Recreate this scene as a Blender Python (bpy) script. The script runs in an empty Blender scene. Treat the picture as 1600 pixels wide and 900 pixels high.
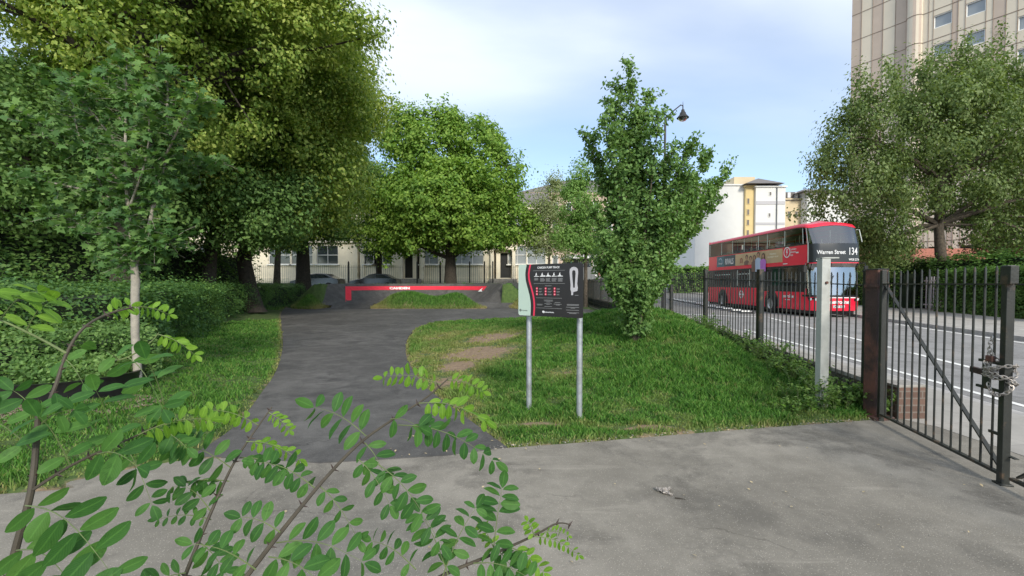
import bpy, math, random
import numpy as np
from mathutils import Vector, Matrix
R = math.radians
C = bpy.context.scene.collection
rnd = random.Random(7)

# ---------------------------------------------------------------- camera
CAMH = 1.45
PITCH = R(1.5)
SH = 7 - 700 * math.tan(PITCH)          # keeps the eye line at 443 of 900
cd = bpy.data.cameras.new("camera")
cam = bpy.data.objects.new("camera", cd); C.objects.link(cam)
cam.location = (0, 0, CAMH)
cam.rotation_euler = (math.pi / 2 - PITCH, 0, 0)
cd.sensor_width = 36; cd.lens = 36 * 700 / 1600
cd.shift_y = -SH / 1600 
cd.clip_start = 0.05; cd.clip_end = 2000
bpy.context.scene.camera = cam

def P(px, py, Y):
    """a place at distance Y in front of the camera, from where it shows in the photograph"""
    v = (450 - py - SH) / 700; x = (px - 800) / 700
    dy = math.cos(PITCH) + v * math.sin(PITCH); dz = -math.sin(PITCH) + v * math.cos(PITCH)
    t = Y / dy
    return Vector((x * t, Y, CAMH + dz * t))

def G(px, py, z=0.0):
    v = (450 - py - SH) / 700; x = (px - 800) / 700
    dy = math.cos(PITCH) + v * math.sin(PITCH); dz = -math.sin(PITCH) + v * math.cos(PITCH)
    t = (z - CAMH) / dz
    return Vector((x * t, dy * t, z))

# ---------------------------------------------------------------- sky, sun, exposure
SUN_EL, SUN_AZ = R(31), R(163)          # azimuth clockwise from +Y (behind the camera, to the right)
w = bpy.data.worlds.new("World"); bpy.context.scene.world = w; w.use_nodes = True
nt = w.node_tree; nt.nodes.clear()
def N(t, kind, **kw):
    n = t.nodes.new(kind)
    for k, v in kw.items():
        if k.startswith('i_'):
            n.inputs[k[2:].replace('_', ' ')].default_value = v
        else: setattr(n, k, v)
    return n
sky = N(nt, 'ShaderNodeTexSky', sky_type='NISHITA', sun_disc=False, sun_elevation=SUN_EL, sun_rotation=SUN_AZ,
        air_density=1.0, dust_density=0.4, ozone_density=3.0)
tc = N(nt, 'ShaderNodeTexCoord')
sep = N(nt, 'ShaderNodeSeparateXYZ'); nt.links.new(tc.outputs['Generated'], sep.inputs[0])
def M(t, op, a, b=None, c=None, clamp=False):
    n = t.nodes.new('ShaderNodeMath'); n.operation = op; n.use_clamp = clamp
    for i, x in enumerate((a, b, c)):
        if x is None: continue
        if isinstance(x, (int, float)): n.inputs[i].default_value = x
        else: t.links.new(x, n.inputs[i])
    return n.outputs[0]
zc = M(nt, 'ADD', M(nt, 'MAXIMUM', sep.outputs[2], 0.0), 0.22)
comb = N(nt, 'ShaderNodeCombineXYZ')
nt.links.new(M(nt, 'DIVIDE', sep.outputs[0], zc), comb.inputs[0]); nt.links.new(M(nt, 'DIVIDE', sep.outputs[1], zc), comb.inputs[1])
mp = N(nt, 'ShaderNodeMapping'); mp.inputs['Scale'].default_value = (0.55, 0.95, 1); mp.inputs['Location'].default_value = (0.35, 2.1, 0); mp.inputs['Rotation'].default_value = (0, 0, R(-18))
nt.links.new(comb.outputs[0], mp.inputs[0])
nz = N(nt, 'ShaderNodeTexNoise', i_Scale=0.8, i_Detail=7.0, i_Roughness=0.45, i_Distortion=0.2); nt.links.new(mp.outputs[0], nz.inputs['Vector'])
cr = N(nt, 'ShaderNodeMapRange', interpolation_type='SMOOTHSTEP'); cr.inputs[1].default_value = 0.36; cr.inputs[2].default_value = 0.6
nt.links.new(nz.outputs[0], cr.inputs[0])
# more cloud high up, clearer near the horizon
hi = N(nt, 'ShaderNodeMapRange', interpolation_type='SMOOTHSTEP'); hi.inputs[1].default_value = 0.16; hi.inputs[2].default_value = 0.52; hi.inputs[3].default_value = 0.18; hi.inputs[4].default_value = 1.0
nt.links.new(sep.outputs[2], hi.inputs[0])
cov = M(nt, 'MULTIPLY', M(nt, 'MULTIPLY_ADD', cr.outputs[0], 0.60, 0.36), hi.outputs[0], clamp=True)
mix = N(nt, 'ShaderNodeMixRGB'); nt.links.new(cov, mix.inputs[0]); nt.links.new(sky.outputs[0], mix.inputs[1])
mix.inputs[2].default_value = (5.3, 5.65, 6.15, 1)
bg = N(nt, 'ShaderNodeBackground'); bg.inputs[1].default_value = 0.13
nt.links.new(mix.outputs[0], bg.inputs[0])
wo = N(nt, 'ShaderNodeOutputWorld'); nt.links.new(bg.outputs[0], wo.inputs[0])

sd = bpy.data.lights.new("sun", 'SUN'); sun = bpy.data.objects.new("sun", sd); C.objects.link(sun)
sdir = Vector((math.sin(SUN_AZ) * math.cos(SUN_EL), math.cos(SUN_AZ) * math.cos(SUN_EL), math.sin(SUN_EL)))
sun.rotation_euler = sdir.to_track_quat('Z', 'Y').to_euler()
sd.energy = 2.1; sd.angle = R(11); sd.color = (1.0, 0.93, 0.80)

S = bpy.context.scene
S.view_settings.view_transform = 'Standard'; S.view_settings.look = 'None'
S.view_settings.exposure = 0.76; S.view_settings.gamma = 1; S.view_settings.use_curve_mapping = False
S.cycles.max_bounces = 6; S.cycles.diffuse_bounces = 4; S.cycles.transparent_max_bounces = 10
S.cycles.caustics_reflective = False; S.cycles.caustics_refractive = False

# ---------------------------------------------------------------- materials
MATS = {}
def new_mat(name):
    m = bpy.data.materials.new(name); m.use_nodes = True
    t = m.node_tree; b = t.nodes['Principled BSDF']
    MATS[name] = m
    return m, t, b
def ramp(t, fac, stops):
    r = t.nodes.new('ShaderNodeValToRGB'); e = r.color_ramp.elements
    while len(e) < len(stops): e.new(0.5)
    for k, (p, c) in enumerate(stops):
        e[k].position = p; e[k].color = (*c, 1)
    t.links.new(fac, r.inputs[0]); return r.outputs[0]
def noise(t, scale, detail=4, rough=0.55, vec=None, dist=0.0):
    n = N(t, 'ShaderNodeTexNoise', i_Scale=scale, i_Detail=detail, i_Roughness=rough, i_Distortion=dist)
    if vec is None:
        g = t.nodes.new('ShaderNodeNewGeometry'); vec = g.outputs['Position']
    t.links.new(vec, n.inputs['Vector']); return n.outputs[0]
def mixc(t, fac, a, b, kind='MIX'):
    n = t.nodes.new('ShaderNodeMixRGB'); n.blend_type = kind
    for i, x in enumerate((fac, a, b)):
        if isinstance(x, (int, float)): n.inputs[i].default_value = x
        elif isinstance(x, tuple): n.inputs[i].default_value = (*x, 1)
        else: t.links.new(x, n.inputs[i])
    return n.outputs[0]
def bump(t, b, h, strength, dist=0.01):
    n = t.nodes.new('ShaderNodeBump'); n.inputs['Strength'].default_value = strength; n.inputs['Distance'].default_value = dist
    t.links.new(h, n.inputs['Height']); t.links.new(n.outputs[0], b.inputs['Normal'])
def mat(name, col, rough=0.6, metal=0.0, var=0.12, scale=3.0, bumps=0.0, bscale=40, spec=0.5, dirt=None, dscale=2.0, dlo=0.5, dhi=0.7):
    """a paint, metal or stone with slight unevenness, and optionally a second colour in patches"""
    m, t, b = new_mat(name)
    lo = tuple(max(0, c * (1 - var)) for c in col); hi = tuple(min(1, c * (1 + var)) for c in col)
    c = ramp(t, noise(t, scale, 5), [(0.3, lo), (0.7, hi)])
    if dirt:
        f = ramp(t, noise(t, dscale, 8, 0.65), [(dlo, (0, 0, 0)), (dhi, (1, 1, 1))])
        c = mixc(t, f, c, dirt)
    t.links.new(c, b.inputs['Base Color'])
    b.inputs['Roughness'].default_value = rough; b.inputs['Metallic'].default_value = metal
    b.inputs['Specular IOR Level'].default_value = spec
    if bumps: bump(t, b, noise(t, bscale, 4), bumps)
    return m
def leaf_mat(name, c1, c2, c3, trans=0.35, rough=0.55, clump=0.6, spec=0.25):
    """c1..c3: leaf colours; they vary leaf by leaf and from clump to clump"""
    m, t, b = new_mat(name)
    c1, c2, c3 = (tuple(min(0.6, x * 1.3) for x in c) for c in (c1, c2, c3))
    g = t.nodes.new('ShaderNodeNewGeometry')
    f = M(t, 'ADD', M(t, 'MULTIPLY', g.outputs['Random Per Island'], 0.5), M(t, 'MULTIPLY', noise(t, clump, 2), 0.6))
    c = ramp(t, f, [(0.25, c1), (0.52, c2), (0.82, c3)])
    t.links.new(c, b.inputs['Base Color']); b.inputs['Roughness'].default_value = rough
    b.inputs['Specular IOR Level'].default_value = spec
    if 'locust' in name:
        c = mixc(t, ramp(t, noise(t, 70, 6, 0.7), [(0.55, (0, 0, 0)), (0.75, (0.7, 0.7, 0.7))]), c, tuple(x * 0.5 for x in c1)); t.links.new(c, b.inputs['Base Color']); 
        ar = N(t, 'ShaderNodeAttribute', attribute_name='rib'); al = N(t, 'ShaderNodeAttribute', attribute_name='along')
        rib = ramp(t, ar.outputs['Fac'], [(0.86, (0, 0, 0)), (0.97, (1, 1, 1))])
        vs_ = M(t, 'SINE', M(t, 'MULTIPLY', M(t, 'ADD', al.outputs['Fac'], M(t, 'MULTIPLY', ar.outputs['Fac'], 0.35)), 62.0))
        vn = ramp(t, vs_, [(0.80, (0, 0, 0)), (1.0, (1, 1, 1))])
        c = mixc(t, M(t, 'ADD', M(t, 'MULTIPLY', rib, 0.22), M(t, 'MULTIPLY', vn, 0.12), clamp=True), c, tuple(min(1, x * 2.2) for x in c3)); t.links.new(c, b.inputs['Base Color'])
        bump(t, b, M(t, 'ADD', noise(t, 200, 4), M(t, 'MULTIPLY', vn, -0.4)), 0.3, 0.002)
    tr = t.nodes.new('ShaderNodeBsdfTranslucent')
    t.links.new(mixc(t, 1.0, c, (1.25, 1.3, 0.55), 'MULTIPLY'), tr.inputs[0])
    mx = t.nodes.new('ShaderNodeMixShader'); mx.inputs[0].default_value = trans
    t.links.new(b.outputs[0], mx.inputs[1]); t.links.new(tr.outputs[0], mx.inputs[2])
    t.links.new(mx.outputs[0], t.nodes['Material Output'].inputs[0])
    return m

# tarmac
def tarmac(name, lo, mid, hi, stain):
    m, t, b = new_mat(name)
    big = noise(t, 0.55, 7, 0.62, dist=0.15); med = noise(t, 3.2, 8, 0.68); fine = noise(t, 160, 3, 0.6)
    v = M(t, 'ADD', M(t, 'MULTIPLY', big, 0.50), M(t, 'ADD', M(t, 'MULTIPLY', med, 0.30), M(t, 'MULTIPLY', fine, 0.26)))
    c = ramp(t, v, [(0.41, lo), (0.51, mid), (0.61, hi)])
    f2 = ramp(t, noise(t, 1.1, 10, 0.70, dist=0.25), [(0.50, (0, 0, 0)), (0.62, (1, 1, 1))])
    c = mixc(t, f2, c, stain)
    vo = N(t, 'ShaderNodeTexVoronoi', i_Scale=110.0); g = t.nodes.new('ShaderNodeNewGeometry'); t.links.new(g.outputs['Position'], vo.inputs['Vector'])
    sp = ramp(t, vo.outputs['Distance'], [(0.16, (1, 1, 1)), (0.34, (0, 0, 0))])
    sepc = t.nodes.new('ShaderNodeSeparateColor'); t.links.new(vo.outputs['Color'], sepc.inputs[0])
    gate = M(t, 'GREATER_THAN', sepc.outputs[0], 0.72)
    c = mixc(t, M(t, 'MULTIPLY', M(t, 'MULTIPLY', sp, gate), 0.6), c, tuple(min(1, x * 1.9) for x in hi))
    wv = t.nodes.new('ShaderNodeVectorMath'); wv.operation = 'MULTIPLY_ADD'; nn_ = N(t, 'ShaderNodeTexNoise', i_Scale=2.2, i_Detail=5.0); t.links.new(g.outputs['Position'], nn_.inputs['Vector'])
    t.links.new(nn_.outputs['Color'], wv.inputs[0]); wv.inputs[1].default_value = (0.7, 0.7, 0.7); t.links.new(g.outputs['Position'], wv.inputs[2])
    ck = N(t, 'ShaderNodeTexVoronoi', i_Scale=0.55, feature='DISTANCE_TO_EDGE'); t.links.new(wv.outputs[0], ck.inputs['Vector'])
    ckf = M(t, 'MULTIPLY', ramp(t, ck.outputs['Distance'], [(0.0, (1, 1, 1)), (0.006, (0, 0, 0))]), ramp(t, noise(t, 0.9, 3), [(0.5, (0, 0, 0)), (0.62, (1, 1, 1))]))
    c = mixc(t, M(t, 'MULTIPLY', ckf, 0.55), c, tuple(x * 0.35 for x in lo))
    # faint scuffs
    st = t.nodes.new('ShaderNodeMapping'); st.inputs['Scale'].default_value = (0.5, 5.5, 1); st.inputs['Rotation'].default_value = (0, 0, 0.35)
    t.links.new(g.outputs['Position'], st.inputs[0])
    sc = ramp(t, noise(t, 1.6, 6, 0.6, vec=st.outputs[0], dist=0.6), [(0.60, (0, 0, 0)), (0.68, (1, 1, 1))])
    c = mixc(t, M(t, 'MULTIPLY', sc, 0.20), c, tuple(min(1, x * 1.5) for x in hi))
    t.links.new(c, b.inputs['Base Color']); b.inputs['Roughness'].default_value = 0.88; b.inputs['Specular IOR Level'].default_value = 0.3
    bump(t, b, M(t, 'ADD', fine, M(t, 'MULTIPLY', vo.outputs['Distance'], 0.8)), 0.35, 0.004)
    return m
tarmac('worn tarmac', (0.160, 0.146, 0.122), (0.212, 0.195, 0.164), (0.285, 0.262, 0.222), (0.138, 0.127, 0.108))
tarmac('dark tarmac', (0.056, 0.054, 0.052), (0.084, 0.081, 0.077), (0.130, 0.125, 0.118), (0.060, 0.058, 0.056))
tarmac('road tarmac', (0.20, 0.195, 0.19), (0.25, 0.243, 0.235), (0.30, 0.29, 0.28), (0.19, 0.183, 0.175))
tarmac('pavement', (0.30, 0.285, 0.26), (0.36, 0.34, 0.31), (0.44, 0.42, 0.38), (0.27, 0.25, 0.225))
def slab_mat():
    m, t, b = new_mat('paving slabs')
    g = t.nodes.new('ShaderNodeNewGeometry'); mp = t.nodes.new('ShaderNodeMapping'); mp.inputs['Rotation'].default_value = (0, 0, -0.2)
    t.links.new(g.outputs['Position'], mp.inputs[0])
    br = N(t, 'ShaderNodeTexBrick', i_Scale=1.0); br.inputs['Brick Width'].default_value = 0.9; br.inputs['Row Height'].default_value = 0.6
    br.inputs['Mortar Size'].default_value = 0.004; br.inputs['Color1'].default_value = (0.37, 0.35, 0.31, 1); br.inputs['Color2'].default_value = (0.31, 0.29, 0.26, 1); br.inputs['Mortar'].default_value = (0.22, 0.20, 0.18, 1)
    t.links.new(mp.outputs[0], br.inputs[0])
    c = mixc(t, 0.35, br.outputs[0], ramp(t, noise(t, 2.5, 8, 0.7), [(0.3, (0.2, 0.19, 0.17)), (0.7, (0.46, 0.43, 0.39))]))
    t.links.new(c, b.inputs['Base Color']); b.inputs['Roughness'].default_value = 0.9
    bump(t, b, noise(t, 60, 3), 0.2, 0.004)
slab_mat()
def brick_mat(name, c1, c2, mortar, scale=1.0):
    m, t, b = new_mat(name)
    tcn = t.nodes.new('ShaderNodeTexCoord'); sx = t.nodes.new('ShaderNodeSeparateXYZ'); t.links.new(tcn.outputs['Object'], sx.inputs[0])
    cx = t.nodes.new('ShaderNodeCombineXYZ'); t.links.new(M(t, 'ADD', sx.outputs[0], sx.outputs[1]), cx.inputs[0]); t.links.new(sx.outputs[2], cx.inputs[1])
    br = N(t, 'ShaderNodeTexBrick', i_Scale=scale); br.inputs['Brick Width'].default_value = 0.225; br.inputs['Row Height'].default_value = 0.075
    br.inputs['Mortar Size'].default_value = 0.008; br.inputs['Color1'].default_value = (*c1, 1); br.inputs['Color2'].default_value = (*c2, 1); br.inputs['Mortar'].default_value = (*mortar, 1)
    t.links.new(cx.outputs[0], br.inputs[0])
    c = mixc(t, 0.4, br.outputs[0], ramp(t, noise(t, 9, 6, 0.7), [(0.3, c1), (0.7, c2)]))
    t.links.new(c, b.inputs['Base Color']); b.inputs['Roughness'].default_value = 0.9
    bump(t, b, br.outputs['Fac'], -0.5, 0.006)
brick_mat('brown brick', (0.09, 0.055, 0.042), (0.17, 0.10, 0.075), (0.20, 0.18, 0.155))
brick_mat('pink brick', (0.46, 0.34, 0.27), (0.55, 0.42, 0.34), (0.5, 0.42, 0.36))

# turf and soil: the wear mask is an attribute of the ground (worn patches have their own places)
m, t, b = new_mat('turf')
at_ = N(t, 'ShaderNodeAttribute', attribute_name='wear')
gr = ramp(t, noise(t, 7, 8, 0.7), [(0.3, (0.035, 0.060, 0.015)), (0.5, (0.060, 0.105, 0.022)), (0.72, (0.105, 0.150, 0.035))])
so = ramp(t, noise(t, 14, 8, 0.7), [(0.3, (0.17, 0.115, 0.070)), (0.6, (0.28, 0.20, 0.13)), (0.8, (0.38, 0.29, 0.19))])
f = M(t, 'ADD', at_.outputs['Fac'], M(t, 'MULTIPLY_ADD', noise(t, 5, 8, 0.7), 1.2, -0.62), clamp=True)
t.links.new(mixc(t, ramp(t, f, [(0.35, (0, 0, 0)), (0.6, (1, 1, 1))]), gr, so), b.inputs['Base Color'])
b.inputs['Roughness'].default_value = 0.95; bump(t, b, noise(t, 45, 6, 0.7), 0.8, 0.02)
m, t, b = new_mat('grass blades')
g = t.nodes.new('ShaderNodeNewGeometry'); at_ = N(t, 'ShaderNodeAttribute', attribute_name='dry')
cg = ramp(t, M(t, 'ADD', M(t, 'MULTIPLY', g.outputs['Random Per Island'], 0.45), M(t, 'MULTIPLY', noise(t, 3.5, 7, 0.72), 0.6)),
          [(0.30, (0.034, 0.100, 0.020)), (0.5, (0.080, 0.208, 0.034)), (0.70, (0.155, 0.305, 0.060))])
cdry = ramp(t, g.outputs['Random Per Island'], [(0.0, (0.26, 0.24, 0.09)), (1.0, (0.42, 0.36, 0.17))])
c = mixc(t, at_.outputs['Fac'], cg, cdry)
t.links.new(c, b.inputs['Base Color']); b.inputs['Roughness'].default_value = 0.6; b.inputs['Specular IOR Level'].default_value = 0.2
tr = t.nodes.new('ShaderNodeBsdfTranslucent'); t.links.new(mixc(t, 1.0, c, (1.2, 1.3, 0.6), 'MULTIPLY'), tr.inputs[0])
mx = t.nodes.new('ShaderNodeMixShader'); mx.inputs[0].default_value = 0.35
t.links.new(b.outputs[0], mx.inputs[1]); t.links.new(tr.outputs[0], mx.inputs[2]); t.links.new(mx.outputs[0], t.nodes['Material Output'].inputs[0])

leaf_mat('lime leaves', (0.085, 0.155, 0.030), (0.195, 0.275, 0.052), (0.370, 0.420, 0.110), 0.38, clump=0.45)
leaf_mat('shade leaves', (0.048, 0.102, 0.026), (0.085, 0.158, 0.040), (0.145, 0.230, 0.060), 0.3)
leaf_mat('plane leaves', (0.070, 0.150, 0.025), (0.140, 0.240, 0.038), (0.230, 0.335, 0.065), 0.38)
leaf_mat('maple leaves', (0.045, 0.105, 0.035), (0.080, 0.160, 0.048), (0.135, 0.230, 0.065), 0.35, clump=1.5, spec=0.2, rough=0.55)
leaf_mat('hornbeam leaves', (0.060, 0.120, 0.034), (0.105, 0.195, 0.054), (0.180, 0.280, 0.088), 0.35, clump=1.2)
leaf_mat('birch leaves', (0.065, 0.105, 0.032), (0.110, 0.160, 0.052), (0.190, 0.240, 0.095), 0.35)
leaf_mat('fresh leaves', (0.080, 0.165, 0.038), (0.135, 0.240, 0.058), (0.200, 0.310, 0.090), 0.4)
leaf_mat('willow leaves', (0.130, 0.165, 0.075), (0.190, 0.230, 0.105), (0.270, 0.300, 0.150), 0.4)
leaf_mat('purple leaves', (0.045, 0.020, 0.020), (0.080, 0.035, 0.030), (0.13, 0.06, 0.045), 0.3)
leaf_mat('hedge leaves', (0.035, 0.085, 0.028), (0.065, 0.140, 0.040), (0.125, 0.220, 0.050), 0.3, clump=0.35)
leaf_mat('ivy leaves', (0.025, 0.065, 0.015), (0.055, 0.120, 0.025), (0.12, 0.21, 0.05), 0.3, clump=1.0)
leaf_mat('weed leaves', (0.050, 0.110, 0.025), (0.100, 0.180, 0.040), (0.17, 0.25, 0.07), 0.35, clump=3)
leaf_mat('locust leaves', (0.026, 0.082, 0.020), (0.042, 0.118, 0.027), (0.070, 0.160, 0.034), 0.38, clump=3, rough=0.5, spec=0.2)
leaf_mat('young locust leaves', (0.085, 0.185, 0.02), (0.12, 0.235, 0.028), (0.165, 0.29, 0.04), 0.45, clump=3, rough=0.4)
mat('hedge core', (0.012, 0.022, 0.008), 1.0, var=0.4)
mat('bark', (0.085, 0.068, 0.050), 0.95, var=0.45, scale=9, bumps=0.8, bscale=26)
mat('dark bark', (0.042, 0.034, 0.026), 0.95, var=0.4, scale=9, bumps=0.8, bscale=22)
mat('pale bark', (0.33, 0.30, 0.25), 0.85, var=0.25, scale=12, bumps=0.5, bscale=60, dirt=(0.16, 0.14, 0.11), dscale=6)
mat('locust twig', (0.055, 0.045, 0.030), 0.7, var=0.3, scale=30)
mat('green twig', (0.12, 0.16, 0.055), 0.6, var=0.2, scale=30)
mat('thorn', (0.035, 0.018, 0.012), 0.5)
mat('galvanised', (0.40, 0.43, 0.45), 0.45, 0.55, var=0.15, scale=14, bumps=0.08, dirt=(0.26, 0.27, 0.27), dscale=9)
mat('weathered steel', (0.46, 0.47, 0.44), 0.6, 0.2, var=0.12, scale=10, dirt=(0.28, 0.28, 0.25), dscale=5)
mat('black paint', (0.022, 0.022, 0.024), 0.45, var=0.3, scale=9, bumps=0.15, bscale=70, dirt=(0.085, 0.055, 0.035), dscale=7, dlo=0.58, dhi=0.68)
mat('green black paint', (0.020, 0.022, 0.019), 0.45, var=0.3, scale=9, bumps=0.15, bscale=70, dirt=(0.10, 0.065, 0.04), dscale=7, dlo=0.56, dhi=0.68)
mat('rusty paint', (0.040, 0.022, 0.019), 0.65, var=0.35, scale=6, bumps=0.5, bscale=45, dirt=(0.13, 0.052, 0.036), dscale=3.4, dlo=0.45, dhi=0.62)
mat('chain steel', (0.42, 0.38, 0.34), 0.4, 0.5, var=0.3, scale=60)
mat('black plastic', (0.012, 0.012, 0.013), 0.35, var=0.3, scale=20)
mat('wood chips', (0.20, 0.15, 0.11), 0.95, var=0.6, scale=55, bumps=1.0, bscale=60, dirt=(0.34, 0.29, 0.25), dscale=40)
mat('stone coping', (0.30, 0.28, 0.25), 0.9, var=0.2, scale=8, bumps=0.3, dirt=(0.16, 0.15, 0.125), dscale=3)
mat('kerb stone', (0.36, 0.34, 0.32), 0.85, var=0.2, scale=6, bumps=0.2)
mat('wall render', (0.14, 0.125, 0.105), 0.9, var=0.3, scale=5, bumps=0.3)
mat('road paint', (0.78, 0.77, 0.73), 0.7, var=0.08, scale=9, dirt=(0.45, 0.44, 0.42), dscale=9, dlo=0.55)
mat('red track paint', (0.72, 0.030, 0.060), 0.6, var=0.10, scale=5, dirt=(0.42, 0.05, 0.06), dscale=5, dlo=0.6, dhi=0.8)
mat('white paint', (0.80, 0.80, 0.78), 0.5, var=0.04)
mat('stucco', (0.80, 0.73, 0.58), 0.85, var=0.06, scale=1.2, bumps=0.1, dirt=(0.62, 0.54, 0.40), dscale=1.0, dlo=0.55, dhi=0.8)
mat('white render', (0.70, 0.70, 0.68), 0.85, var=0.04, scale=0.5)
mat('yellow render', (0.66, 0.52, 0.26), 0.85, var=0.06, scale=0.5)
mat('tan render', (0.62, 0.51, 0.34), 0.85, var=0.06, scale=0.5)
mat('pink render', (0.70, 0.56, 0.45), 0.85, var=0.08, scale=0.7)
mat('slate', (0.17, 0.155, 0.145), 0.7, var=0.2, scale=3)
mat('clay tiles', (0.36, 0.13, 0.085), 0.8, var=0.35, scale=6, bumps=0.5, bscale=12)
mat('tower beige', (0.66, 0.59, 0.48), 0.75, var=0.05, scale=0.6)
mat('tower brown', (0.50, 0.41, 0.34), 0.75, var=0.07, scale=0.6)
mat('tower joint', (0.24, 0.18, 0.14), 0.9)
mat('grey panel', (0.16, 0.17, 0.175), 0.6, var=0.12, scale=1)
mat('green panel', (0.05, 0.16, 0.11), 0.6, var=0.15, scale=1)
mat('dark door', (0.020, 0.020, 0.022), 0.35)
mat('bin red', (0.55, 0.03, 0.035), 0.5)
def glass_dark(name, col, rough=0.06):
    m, t, b = new_mat(name); b.inputs['Base Color'].default_value = (*col, 1); b.inputs['Roughness'].default_value = rough
    b.inputs['Specular IOR Level'].default_value = 0.9
    return m
glass_dark('window glass', (0.045, 0.055, 0.06)); glass_dark('net curtain glass', (0.28, 0.31, 0.33), 0.12); glass_dark('car paint', (0.012, 0.014, 0.018), 0.15)
def clear_glass(name, tint, refl=0.16):
    m, t, b = new_mat(name); t.nodes.remove(b)
    tp = t.nodes.new('ShaderNodeBsdfTransparent'); tp.inputs[0].default_value = (*tint, 1)
    gl = t.nodes.new('ShaderNodeBsdfGlossy'); gl.inputs['Roughness'].default_value = 0.03
    fr = t.nodes.new('ShaderNodeFresnel'); fr.inputs[0].default_value = 1.5
    mx = t.nodes.new('ShaderNodeMixShader'); t.links.new(M(t, 'ADD', fr.outputs[0], refl, clamp=True), mx.inputs[0])
    t.links.new(tp.outputs[0], mx.inputs[1]); t.links.new(gl.outputs[0], mx.inputs[2]); t.links.new(mx.outputs[0], t.nodes['Material Output'].inputs[0])
clear_glass('bus side glass', (0.62, 0.68, 0.68), 0.02); clear_glass('bus windscreen', (0.42, 0.54, 0.53), 0.2); clear_glass('bus lower windscreen', (0.45, 0.55, 0.58), 0.38); clear_glass('lamp glass', (0.8, 0.85, 0.85), 0.1)
mat('bus red', (0.74, 0.012, 0.045), 0.24, var=0.05, scale=0.8, spec=0.7, dirt=(0.50, 0.022, 0.045), dscale=1.1, dlo=0.5, dhi=0.8)
mat('bus roof', (0.70, 0.16, 0.20), 0.35, var=0.06, scale=0.8)  # paler pink than the body: the highlight on top is put into the colour
mat('bus black', (0.010, 0.010, 0.012), 0.25)
mat('bus blind', (0.022, 0.024, 0.026), 0.3)
mat('bus pillar', (0.55, 0.58, 0.54), 0.4)
mat('bus floor', (0.10, 0.10, 0.11), 0.8)
mat('seat cloth', (0.055, 0.075, 0.15), 0.9, var=0.4, scale=20)
mat('tyre rubber', (0.016, 0.016, 0.017), 0.85)
mat('wheel metal', (0.42, 0.42, 0.42), 0.4, 0.6)
mat('lamp lens', (0.75, 0.78, 0.8), 0.15)
mat('lettering white', (0.72, 0.72, 0.72), 0.5, var=0.02)
mat('lettering grey', (0.27, 0.27, 0.27), 0.5)
mat('lettering amber', (0.80, 0.78, 0.60), 0.5, var=0.02)
mat('sign black', (0.018, 0.016, 0.016), 0.35, var=0.1)
mat('sign mint', (0.44, 0.55, 0.47), 0.4, var=0.03)
mat('sign red', (0.68, 0.035, 0.085), 0.4, var=0.03)
mat('sign grey', (0.45, 0.44, 0.46), 0.4, var=0.03)
mat('ad teal', (0.012, 0.12, 0.17), 0.35, var=0.15, scale=2)
mat('ad navy', (0.012, 0.05, 0.075), 0.35, var=0.15, scale=2)
mat('ad sand', (0.50, 0.36, 0.20), 0.35, var=0.18, scale=1.2)
mat('ad skin', (0.45, 0.25, 0.16), 0.4); mat('ad hair', (0.06, 0.035, 0.025), 0.4); mat('ad auburn', (0.28, 0.09, 0.045), 0.4)
mat('ad blue', (0.40, 0.50, 0.66), 0.4); mat('ad violet', (0.45, 0.15, 0.55), 0.4); mat('ad brown', (0.14, 0.08, 0.06), 0.4)

# ---------------------------------------------------------------- object helpers
def tag(o, label=None, cat=None, group=None, kind=None):
    if label: o['label'] = label
    if cat: o['category'] = cat
    if group: o['group'] = group
    if kind: o['kind'] = kind
    return o
def thing(name, label, cat, loc=(0, 0, 0), rz=0, group=None):
    o = bpy.data.objects.new(name, None); C.objects.link(o)
    o.location = loc; o.rotation_euler = (0, 0, rz); o.empty_display_size = 0.2
    return tag(o, label, cat, group)
def link(name, me, parent=None):
    o = bpy.data.objects.new(name, me); C.objects.link(o)
    if parent is not None:
        o.parent = parent
    return o
def copy_tree(o, parent=None):
    c = o.copy(); C.objects.link(c); c.parent = parent
    for ch in list(o.children): copy_tree(ch, c)
    return c

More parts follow.
